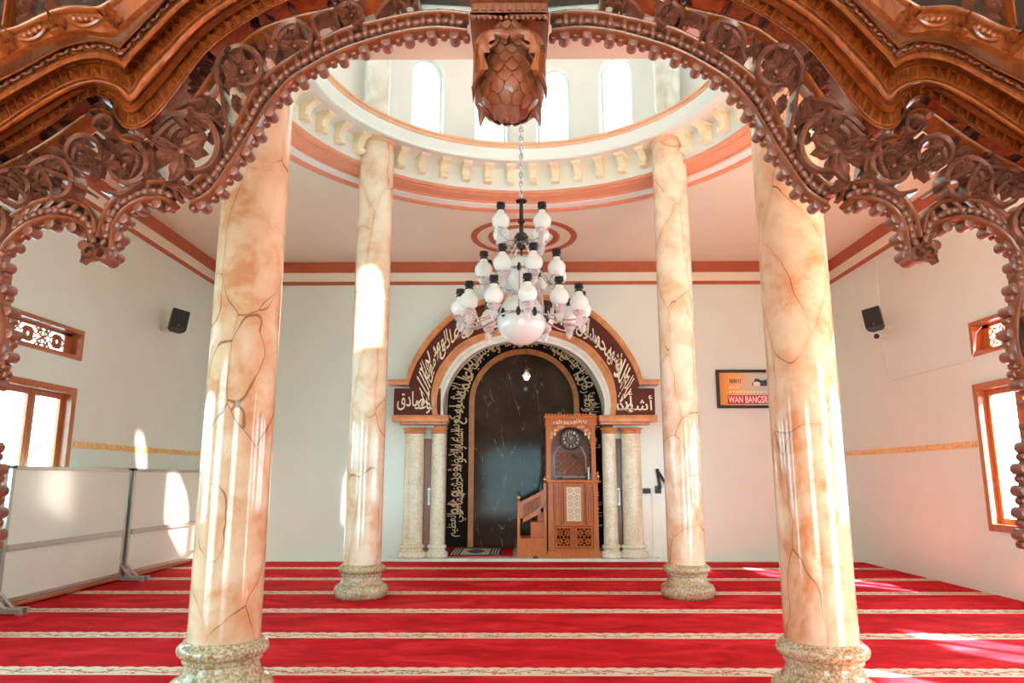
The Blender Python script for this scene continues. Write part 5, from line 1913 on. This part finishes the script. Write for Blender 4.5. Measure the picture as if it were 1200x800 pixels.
# (t, depth y) front profile, bottom to top
PROF = [(0.0, 2.20), (0.0, 2.065), (0.015, 2.057), (0.05, 2.053), (0.085, 2.058), (0.10, 2.08), (0.43, 2.08), (0.45, 2.062), (0.55, 2.05), (0.66, 2.03), (0.68, 2.035), (0.70, 2.035), (0.71, 2.0), (0.76, 1.982), (0.84, 1.974), (0.92, 1.974), (0.98, 1.982), (1.01, 1.998), (1.03, 2.032),
        (1.36, 2.032), (1.38, 2.015), (1.44, 2.0), (1.48, 1.985), (1.49, 1.99), (1.50, 1.962), (1.54, 1.95), (1.60, 1.945), (1.66, 1.947), (1.71, 1.958), (1.73, 1.968), (1.75, 1.995), (1.93, 1.99), (1.94, 1.965), (1.97, 1.95), (2.01, 1.95), (2.04, 1.965), (2.06, 2.0), (2.08, 2.06), (2.36, 2.06)]
m_crown = None
def do_crown(f):
    m_crown, m_carve, m_fil = MB(), MB(), MB()
    lines = []
    for t, y in PROF:
        tt = min(t, 2.0)
        ln = gline(tt)
        if t > 2:
            l2 = gline(1.6)
            ln = [a + (a - b) * ((t - 2) / 0.4) for a, b in zip(ln, l2)]
        lines.append([W(q.x, q.y, y) for q in f(ln)])
    n = len(lines[0])
    rs = []
    for i in range(n):
        ring = [ln[i] for ln in lines]
        b0, b1 = ring[-1].copy(), ring[0].copy()
        b0.y = b1.y = 2.28
        rs.append(ring + [b0, b1])
    m_crown.rings(rs)
    # pyramid teeth
    for t0, t1, y, hgt, step in ((0.115, 0.42, 2.08, 0.022, 12.5), (1.05, 1.35, 2.032, 0.020, 12.0)):
        m_teeth = MB()
        A, B = gline(t0), gline(t1)
        mid = [a.lerp(b, 0.5) for a, b in zip(A, B)]
        tot = length(mid)
        k = int(tot / step)
        d = [0.0]
        for a, b in zip(mid[:-1], mid[1:]):
            d.append(d[-1] + (b - a).length)
        def at(P, s):
            j = 0
            while j < len(d) - 2 and d[j + 1] < s:
                j += 1
            u = (s - d[j]) / max(1e-9, d[j + 1] - d[j])
            return P[j].lerp(P[j + 1], u)
        for i in range(k):
            s0, s1 = tot * (i + 0.06) / k, tot * (i + 0.94) / k
            c = [at(A, s0), at(A, s1), at(B, s1), at(B, s0)]
            if max((c[0] - c[2]).length, (c[1] - c[3]).length) < 3.2:
                continue
            ce = (c[0] + c[1] + c[2] + c[3]) / 4
            q = [W(*p, y) for p in f(c)]
            ap = W(*f([ce])[0], y - hgt)
            v = [m_teeth.bm.verts.new(p) for p in q]
            w = m_teeth.bm.verts.new(ap)
            for j in range(4):
                m_teeth.face([v[j], v[(j + 1) % 4], w])
            m_teeth.face(list(reversed(v)))
        m_teeth.build('tooth_row', M['wood'], ta)
    # carved row: leaf-like beads
    ln = gline(1.84)
    tot = length(ln)
    k = int(tot / 8.0)
    pr = resample(ln, 2 * k + 1)
    for i in range(1, 2 * k, 2):
        p = [W(*q, 1.984) for q in f([pr[i - 1], pr[i], pr[i + 1]])]
        t = (p[2] - p[0]).normalized()
        nrm = Vector((-t.z, 0, t.x)) * (0.006 if (i // 2) % 2 else -0.004)
        m_carve.tube([p[1] - t * 0.011 - nrm, p[1] - t * 0.003, p[1] + t * 0.004 + nrm * 0.5, p[1] + t * 0.011 + nrm], [0.003, 0.008, 0.007, 0.002], 6)
    # fillet strip that edges the openwork
    a, b = guide(FIL)[0], None
    fl = sm(FIL, NC)
    ribbon(m_fil, f(offs(fl, 4.0)), f(offs(fl, -2.6)), AY - 0.025, AY + 0.06, 0.008)
    m_crown.build('crown_moulding', M['wood'], ta, 28)
    m_carve.build('carved_row', M['wood_mid'], ta, 60)
    m_fil.build('fillet', M['wood'], ta, 50)
for f_ in HALVES:
    do_crown(f_)

# ---- boards coloured dark in place of the shade behind the upper openwork
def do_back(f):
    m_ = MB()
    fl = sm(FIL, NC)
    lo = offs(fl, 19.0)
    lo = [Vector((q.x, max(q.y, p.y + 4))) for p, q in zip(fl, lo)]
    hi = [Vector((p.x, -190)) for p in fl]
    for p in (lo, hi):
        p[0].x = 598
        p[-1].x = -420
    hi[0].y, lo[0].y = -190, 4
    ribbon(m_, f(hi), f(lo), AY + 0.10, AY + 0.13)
    m_.build('shade_board', M['wood_shade'], ta)
for f_ in HALVES:
    do_back(f_)

# ---- openwork: scrolls and acanthus leaves
m_scroll, m_leaf = None, None
def scroll(f, pts, wd, y=AY, dep=0.045):
    """flat carved strap along pixel points, tapering, standing proud of the openwork"""
    m_scroll = MB()
    p = sm(pts, max(14, len(pts) * 5))
    n = len(p)
    A, B = [], []
    for i, a in enumerate(p):
        t = p[min(i + 1, n - 1)] - p[max(i - 1, 0)]
        t.normalize()
        k = wd * (0.45 + 0.55 * math.sin(PI * min(1, (i + 1) / n * 0.85 + 0.12)))
        nn = Vector((-t.y, t.x)) * k
        A.append(a + nn)
        B.append(a - nn)
    rs = []
    for a, b in zip(f(A), f(B)):
        A3, B3 = W(a.x, a.y, y - dep), W(b.x, b.y, y - dep)
        mid = A3.lerp(B3, 0.5) + Vector((0, 0.008, 0))
        Ab, Bb = A3.copy(), B3.copy()
        Ab.y = Bb.y = y + 0.03
        rs.append([A3, mid, B3, Bb, Ab])
    m_scroll.rings(rs)
    m_scroll.build('scroll', M['wood_leaf'], ta, 45)
def leaf(f, u, v, ang, ln, wd, curl=0.03, y=AY, lobes=3):
    """lobed acanthus leaf: mid rib, scalloped edges, tip curling forward"""
    ca, sa = math.cos(ang), math.sin(ang)
    nt, ns = 11, 4
    fr, bk = [], []
    for i in range(nt + 1):
        t = i / nt
        env = math.sin(PI * min(1.0, t * 0.93 + 0.07)) ** 0.75
        lob = 0.70 + 0.30 * abs(math.cos(PI * lobes * t))
        hwid = wd * env * lob
        row, rowb = [], []
        for j in range(-ns, ns + 1):
            s = j / ns
            bend = 0.16 * ln * t * t
            x = t * ln - 0.20 * hwid * abs(s) * 1.0 + 0.0
            yy = s * hwid + bend
            px = u + x * ca - yy * sa
            py = v + x * sa + yy * ca
            q = f([Vector((px, py))])[0]
            rel = -0.016 * (1 - abs(s)) ** 0.5 * (1 - 0.4 * t) + 0.010 * math.sin(PI * abs(s) * 1.7) - curl * t ** 2.2
            P = W(q.x, q.y, y)
            row.append(Vector((P.x, y - 0.008 + rel, P.z)))
            rowb.append(Vector((P.x, y + 0.012 + rel * 0.8, P.z)))
        fr.append(row)
        bk.append(rowb)
    rs = [a + list(reversed(b)) for a, b in zip(fr, bk)]
    m_leaf.rings(rs)
def spiral(cu, cv, r, a0, turns, sgn=1, shrink=0.62):
    n = int(14 * turns) + 4
    return [(cu + r * (1 - shrink * i / n) * math.cos(a0 + sgn * 2 * PI * turns * i / n), cv + r * (1 - shrink * i / n) * math.sin(a0 + sgn * 2 * PI * turns * i / n)) for i in range(n + 1)]
def do_foliage(f):
    global m_leaf
    rnd = random.Random(21)
    # main scrolls
    SC = [(346, 46, 25, 2.6, 0.95, 1, 3.0), (283, 80, 30, 2.5, 1.1, 1, 3.0), (236, 86, 19, 0.5, 0.9, -1, 2.4), (221, 172, 43, 3.6, 0.85, 1, 3.2), (146, 192, 27, -1.3, 1.0, 1, 3.0),
          (60, 212, 30, 3.4, 0.9, 1, 2.8), (121, 146, 12, 3.0, 1.1, 1, 2.2), (94, 178, 23, 0.4, 1.0, -1, 2.6), (12, 222, 24, -2.2, 0.95, 1, 2.6), (411, 18, 17, 2.9, 0.9, 1, 2.4), (478, -2, 16, 2.6, 0.9, 1, 2.4), (-18, 262, 26, -1.8, 0.9, 1, 2.6)]
    for cu, cv, r, a0, tn, sg, wd in SC:
        scroll(f, spiral(cu, cv, r * 1.04, a0, tn * 0.82, sg, 0.42), wd * 1.1)
        scroll(f, spiral(cu + 0.2 * r * math.cos(a0), cv + 0.2 * r * math.sin(a0), r * 0.62, a0 + 2.2, 0.5, -sg, 0.5), wd * 0.9, AY + 0.01)
    # connecting stems
    for st in ([(372, 44), (366, 20), (385, 12)], [(320, 70), (330, 40), (352, 30), (372, 40)], [(262, 175), (266, 150), (262, 128), (258, 100)], [(180, 200), (178, 168), (205, 140), (240, 134), (262, 150)], [(165, 178), (160, 160), (140, 158)],
               [(100, 222), (72, 206), (40, 196), (10, 196)], [(118, 222), (140, 226), (165, 212)], [(44, 190), (58, 214), (60, 232)], [(205, 128), (220, 118), (238, 116)], [(440, 18), (452, 2), (470, -10)], [(30, 232), (16, 214), (-6, 204)], [(150, 170), (162, 186), (152, 208)]):
        scroll(f, st, 2.3)
    # rosettes of leaves inside the scrolls
    ROS = [(346, 54, 15, 6), (284, 84, 19, 7), (214, 178, 30, 8), (226, 152, 16, 5), (146, 194, 18, 6), (60, 205, 19, 6), (94, 180, 17, 6), (235, 86, 13, 5), (14, 222, 16, 6), (412, 18, 12, 5), (478, 0, 12, 5), (180, 196, 14, 5), (118, 196, 16, 6), (-16, 262, 17, 6), (248, 142, 15, 5), (38, 218, 14, 5)]
    for cu, cv, r, n in ROS:
        a0 = rnd.random() * 6
        m_leaf = MB()
        for i in range(n):
            a = a0 + 2 * PI * i / n + rnd.uniform(-0.25, 0.25)
            leaf(f, cu + 2 * math.cos(a), cv + 2 * math.sin(a), a, r * rnd.uniform(0.85, 1.35), r * rnd.uniform(0.27, 0.38), rnd.uniform(0.0, 0.035), AY - 0.01 + rnd.uniform(-0.012, 0.012), rnd.choice((2, 3)))
        p = f([Vector((cu, cv))])[0]
        m_leaf.ball(W(p.x, p.y, AY - 0.03), 0.0075 * r / 14, 8)
        m_leaf.build('acanthus_rosette', M['wood_leaf'], ta, 55)
    m_leaf = MB()
    # leaves that fill the field between fillet and border, leaving chinks
    fl = sm(FIL, 60)
    ur = sm(UR, 40) + sm(UR2, 20) + sm(UR3, 22)
    def field(k):
        a = fl[k]
        b = min(ur, key=lambda q: (q - a).length)
        return a, b
    for k in range(2, 60):
        a, b = field(k)
        d = (b - a).length
        if d < 10:
            continue
        m = max(1, int(d / 13))
        for q in range(m):
            s = (q + 0.35 + rnd.uniform(-0.2, 0.3)) / m
            if rnd.random() < 0.28 + 0.46 * s:
                continue
            p = a.lerp(b, s) + Vector((rnd.uniform(-5, 5), rnd.uniform(-4, 4)))
            ln = rnd.uniform(13, 22)
            leaf(f, p.x, p.y, rnd.uniform(0, 2 * PI), ln, ln * rnd.uniform(0.24, 0.34), rnd.uniform(-0.01, 0.035), AY + 0.012 + rnd.uniform(-0.02, 0.02), rnd.choice((2, 3)))
    # leaf curls that close the cusps
    for cu, cv, a in ((113, 292, 1.0), (118, 300, 2.2), (108, 298, 1.7), (212, 228, 0.4), (218, 222, 2.8)):
        leaf(f, cu, cv - 6, a, 20, 6.5, 0.02, AY - 0.02, 2)
    scroll(f, spiral(116, 297, 9, -1.5, 1.0, 1, 0.5), 2.6, AY - 0.005)
    scroll(f, spiral(103, 294, 8, -0.5, 0.9, -1, 0.5), 2.4, AY - 0.005)
    # foliage above the upper panel, at the outer corner
    for k in range(16):
        leaf(f, rnd.uniform(12, 70), rnd.uniform(-14, 22) - 0.0, rnd.uniform(0, 6.3), 17, 5, 0.02, 1.97, 3)
    lf = m_leaf.build('leaf_infill', M['wood_leaf'], ta, 55)
    lf['kind'] = 'stuff'
for f_ in HALVES:
    do_foliage(f_)

# ---- upper carved panel above the crown
PTOP = [(150, -24), (134, -6), (120, 4), (112, 7), (100, 6.5), (87, 6), (74, 7), (62, 10), (46, 16), (31, 24), (18, 30), (8, 33), (-6, 36), (-40, 42), (-130, 60)]
PBOT = [(206, -24), (182, -6), (160, 12), (143, 27), (130, 37), (118, 38), (100, 35), (84, 36), (70, 40), (52, 46), (36, 52), (20, 60), (2, 68), (-40, 86), (-130, 140)]
def do_panel(f):
    m_pan, m_rim, m_gou, m_leaf2 = MB(), MB(), MB(), MB()
    a, b = guide(PTOP, PBOT)
    ribbon(m_pan, f(a), f(b), 1.90, 1.925)
    ribbon(m_rim, f([p + (q - p) * -0.06 for p, q in zip(a, b)]), f([p + (q - p) * 0.16 for p, q in zip(a, b)]), 1.88, 1.92, 0.008)
    # two almond gouges with beads and a leaf rosette between
    for cu, cv, an, l_ in ((38, 36, -0.48, 19), (98, 21, 0.03, 20)):
        lo = []
        for i in range(15):
            t = -1 + 2 * i / 14
            x, y_ = t * l_, 9.0 * (1 - t * t)
            lo.append((cu + x * math.cos(an) - y_ * math.sin(an), cv + x * math.sin(an) + y_ * math.cos(an)))
        P = [W(*q, 1.892) for q in f([Vector(p) for p in lo])]
        m_gou.tube(P, [0.003] + [0.0065] * 13 + [0.003], 6)
        for i in range(4):
            x = (-0.55 + 0.36 * i) * l_
            q = f([Vector((cu + x * math.cos(an) - 1 * math.sin(an), cv + x * math.sin(an) + 1.5 * math.cos(an)))])[0]
            m_gou.ball(W(*q, 1.892), 0.0115, 8, (1.1, 1, 0.9))
    for cu, cv, a0 in ((68, 32, 0.4), (132, 24, 0.9), (8, 52, 0.2)):
        for i in range(5):
            a = a0 + PI * 2 * i / 5
            leaf_to(m_leaf2, f, cu, cv, a, 13, 4.6)
    # upright post at the outer corner
    p, q = f([Vector((9, 34))])[0], f([Vector((15, -30))])[0]
    A_, B_ = W(*p, 1.93), W(*q, 1.93)
    x0, x1 = min(A_.x, B_.x), max(A_.x, B_.x)
    m_rim.bbox((x0, 1.91, A_.z), (x1, 1.96, B_.z + 0.1), 0.004)
    m_pan.build('upper_panel', M['wood'], ta)
    m_rim.build('panel_rim', M['wood'], ta, 50)
    m_gou.build('panel_carving', M['wood'], ta, 50)
    m_leaf2.build('panel_leaves', M['wood'], ta, 55)
def leaf_to(mb_, f, *a):
    global m_leaf
    keep = m_leaf
    m_leaf = mb_
    leaf(f, *a, 0.012, 1.893, 2)
    m_leaf = keep
for f_ in HALVES:
    do_panel(f_)

# ---- keystone with the hanging scaled cone
YK = 2.06
def K(u, v, y=YK):
    return W(u, v, y)
m_ = MB()
x0, x1 = K(553, 20).x, K(641, 20).x
zt_ = K(597, -40).z
m_.bbox((x0, YK - 0.02, K(597, 24).z), (x1, 2.28, zt_), 0.006)
m_.bbox((x0 - 0.004, YK - 0.035, K(597, 8).z), (x1 + 0.004, 2.28, K(597, -2).z), 0.006)
m_.bbox((x0 - 0.006, YK - 0.03, K(597, 26).z), (x1 + 0.006, 2.28, K(597, 19).z), 0.006)
for i in range(9):
    xx = x0 + (x1 - x0) * (i + 0.5) / 9
    m_.bbox((xx - 0.008, YK - 0.028, K(597, 18).z), (xx + 0.008, YK - 0.01, K(597, 10).z), 0.003)
# rounded foot of the block
n = 16
foot = []
xc, hw = (x0 + x1) / 2, (x1 - x0) / 2
zf = K(597, 25).z
for i in range(n + 1):
    a = PI * i / n
    foot.append((xc - hw * 1.02 * math.cos(a), zf - 0.0 - 0.035 * (1 - math.sin(a) ** 0.6)))
foot = [(xc - hw * 1.02, zf + 0.01)] + foot + [(xc + hw * 1.02, zf + 0.01)]
m_.prism(foot, YK - 0.03, 2.27)
m_.build('keystone', M['wood_mid'], ta, 40)
m_ = MB()
for i in range(14):
    xx = x0 + (x1 - x0) * (i + 0.5) / 14
    m_.ball((xx, YK - 0.035, K(597, 29).z), 0.009, 6, (1, 1, 0.8))
m_.build('keystone_beads', M['wood_leaf'], ta, 60)

yc = YK + 0.03
cz1, cz0 = K(597, 40, yc).z, K(597, 138, yc).z
hgt = cz1 - cz0
cxk = K(596.5, 90, yc).x
CR = [(0, 0.030), (0.04, 0.064), (0.10, 0.089), (0.2, 0.103), (0.4, 0.103), (0.7, 0.086), (1.0, 0.066), (1.2, 0.06)]
def cone_r(t):                               # t 0 bottom .. 1 top
    t = max(0, t)
    for (a, ra), (b, rb) in zip(CR[:-1], CR[1:]):
        if t <= b:
            u = (t - a) / (b - a)
            return ra + (rb - ra) * u
    return CR[-1][1]
m_ = MB()
prof = [(max(0.006, cone_r(i / 16)), cz0 + hgt * i / 16) for i in range(17)]
m_.lathe(prof, (cxk, yc, 0), 28)
cone = m_.build('hanging_cone', M['wood_mid'], ta, 60)
m_ = MB()
rows, cols = 9, 15
for r_ in range(rows):
    t = 0.08 + 0.88 * r_ / (rows - 1)
    z = cz0 + hgt * t
    rad = cone_r(t)
    for c_ in range(cols):
        a = 2 * PI * (c_ + 0.5 * (r_ % 2)) / cols
        e = Vector((math.cos(a), math.sin(a), 0))
        s_ = Vector((-math.sin(a), math.cos(a), 0))
        slope = (cone_r(t + 0.03) - cone_r(t - 0.03)) / (0.06 * hgt)
        up = (Vector((0, 0, 1)) + e * slope).normalized()
        o_ = Vector((cxk, yc, z)) + e * rad
        w2, h2 = PI * rad / cols * 1.0, hgt / rows * 0.80
        nrm = s_.cross(up)
        if nrm.dot(e) < 0:
            nrm = -nrm
        # rounded scale: tip lifts off, root tucks under the row above
        shp = [(0.0, -1.0, 0.0065), (0.62, -0.62, 0.0055), (0.98, 0.0, 0.003), (0.7, 0.7, -0.001), (0.0, 1.0, -0.002), (-0.7, 0.7, -0.001), (-0.98, 0.0, 0.003), (-0.62, -0.62, 0.0055)]
        top_ = [m_.bm.verts.new(o_ + s_ * (w2 * p) + up * (h2 * q) + nrm * n_) for p, q, n_ in shp]
        low_ = [m_.bm.verts.new(o_ + s_ * (w2 * p) + up * (h2 * q) + nrm * (n_ - 0.005)) for p, q, n_ in shp]
        ctr = m_.bm.verts.new(o_ - up * h2 * 0.15 + nrm * 0.0078)
        for i in range(8):
            m_.face([top_[i], top_[(i + 1) % 8], ctr])
            m_.face([top_[(i + 1) % 8], top_[i], low_[i], low_[(i + 1) % 8]])
m_.build('scales', M['wood_mid'], cone, 38)
# two long side leaves with notched inner edges
m_ = MB()
for sg in (-1, 1):
    outer = [(576, 33), (566, 37), (558, 46), (554.5, 60), (554, 80), (553, 100), (552, 106)]
    inner = [(580, 46), (573, 50), (574, 61), (567, 63), (572, 80), (564, 84), (553, 106)]
    o_, i_ = guide(outer, inner)
    A = [W(597 + sg * (p.x - 597) + (-0.5 if sg < 0 else 0.5), p.y, 1.965) for p in o_]
    B = [W(597 + sg * (p.x - 597), p.y, 1.945) for p in i_]
    rs = []
    for k, (a, b) in enumerate(zip(A, B)):
        mm = a.lerp(b, 0.5) + Vector((0, -0.018, 0))
        mb_ = a.lerp(b, 0.5) + Vector((0, 0.03, 0))
        ab = a + Vector((0, 0.075, 0))
        rs.append([a, mm, b, mb_, ab])
    m_.rings(rs)
m_.build('side_leaf', M['wood'], cone, 40)
# curled leaf across the top and the petal cluster at the bottom
m_ = MB()
for sg in (-1, 1):
    pts = [(597, 44), (585, 39), (573, 42), (568, 50), (575, 55), (582, 50)]
    P = [W(597 + sg * (u - 597), v, 1.955) for u, v in pts]
    m_.tube([*spline(P, 22)], [0.016 - 0.010 * k / 21 for k in range(22)], 8)
m_.build('top_leaf', M['wood_mid'], cone, 60)
m_ = MB()
tip = W(594, 128, yc - 0.045)
for k, (dx, l_) in enumerate(((-0.026, 0.050), (0.0, 0.062), (0.024, 0.058), (-0.013, 0.066), (0.014, 0.064))):
    q = Vector((tip.x + dx, tip.y - 0.008 * (k % 2), tip.z + 0.012))
    m_.tube([q + Vector((0, 0, 0.02)), q + Vector((dx * 0.15, -0.012, -l_ * 0.5)), q + Vector((dx * 0.3, -0.004, -l_))], [0.012, 0.014, 0.005], 6)
m_.build('bottom_petals', M['wood_leaf'], cone, 50)
m_ = MB()
for sg, (ub, ut) in ((-1, (565, 563)), (1, (629, 632))):
    m_ = MB()
    p0, p1, p2 = W(ub, 119, yc), W(ub, 130, yc - 0.01), W(ut + (0 if sg < 0 else 1), 148, yc - 0.01)
    m_.tube([p0, p0.lerp(p1, 0.5), p1, p1.lerp(p2, 0.5), p2], [0.010, 0.014, 0.014, 0.010, 0.002], 8)
    m_.build('pointed_petal', M['wood_leaf'], cone, 50)

# ================================================================== LIGHT
w = bpy.data.worlds.new('daylight')
scene.world = w
w.use_nodes = True
bg = w.node_tree.nodes['Background']
bg.inputs['Color'].default_value = (0.52, 0.92, 1.0, 1)
bg.inputs['Strength'].default_value = 9.0
sd = bpy.data.lights.new('sun', 'SUN')
sd.energy = 120
sd.angle = R(1.2)
sd.color = (1.0, 0.93, 0.82)
so = bpy.data.objects.new('sun', sd)
COL.objects.link(so)
so.rotation_euler = Vector((-0.61, 0.79, -0.63)).to_track_quat('-Z', 'Y').to_euler()
so.location = (4, -8, 9)
vs = scene.view_settings
vs.view_transform = 'Standard'
vs.look = 'None'
vs.gamma = 1
vs.use_curve_mapping = False
vs.exposure = 0.12
scene.cycles.max_bounces = 16
scene.cycles.diffuse_bounces = 8
scene.cycles.transparent_max_bounces = 12
scene.cycles.use_denoising = True
scene.cycles.sample_clamp_indirect = 8
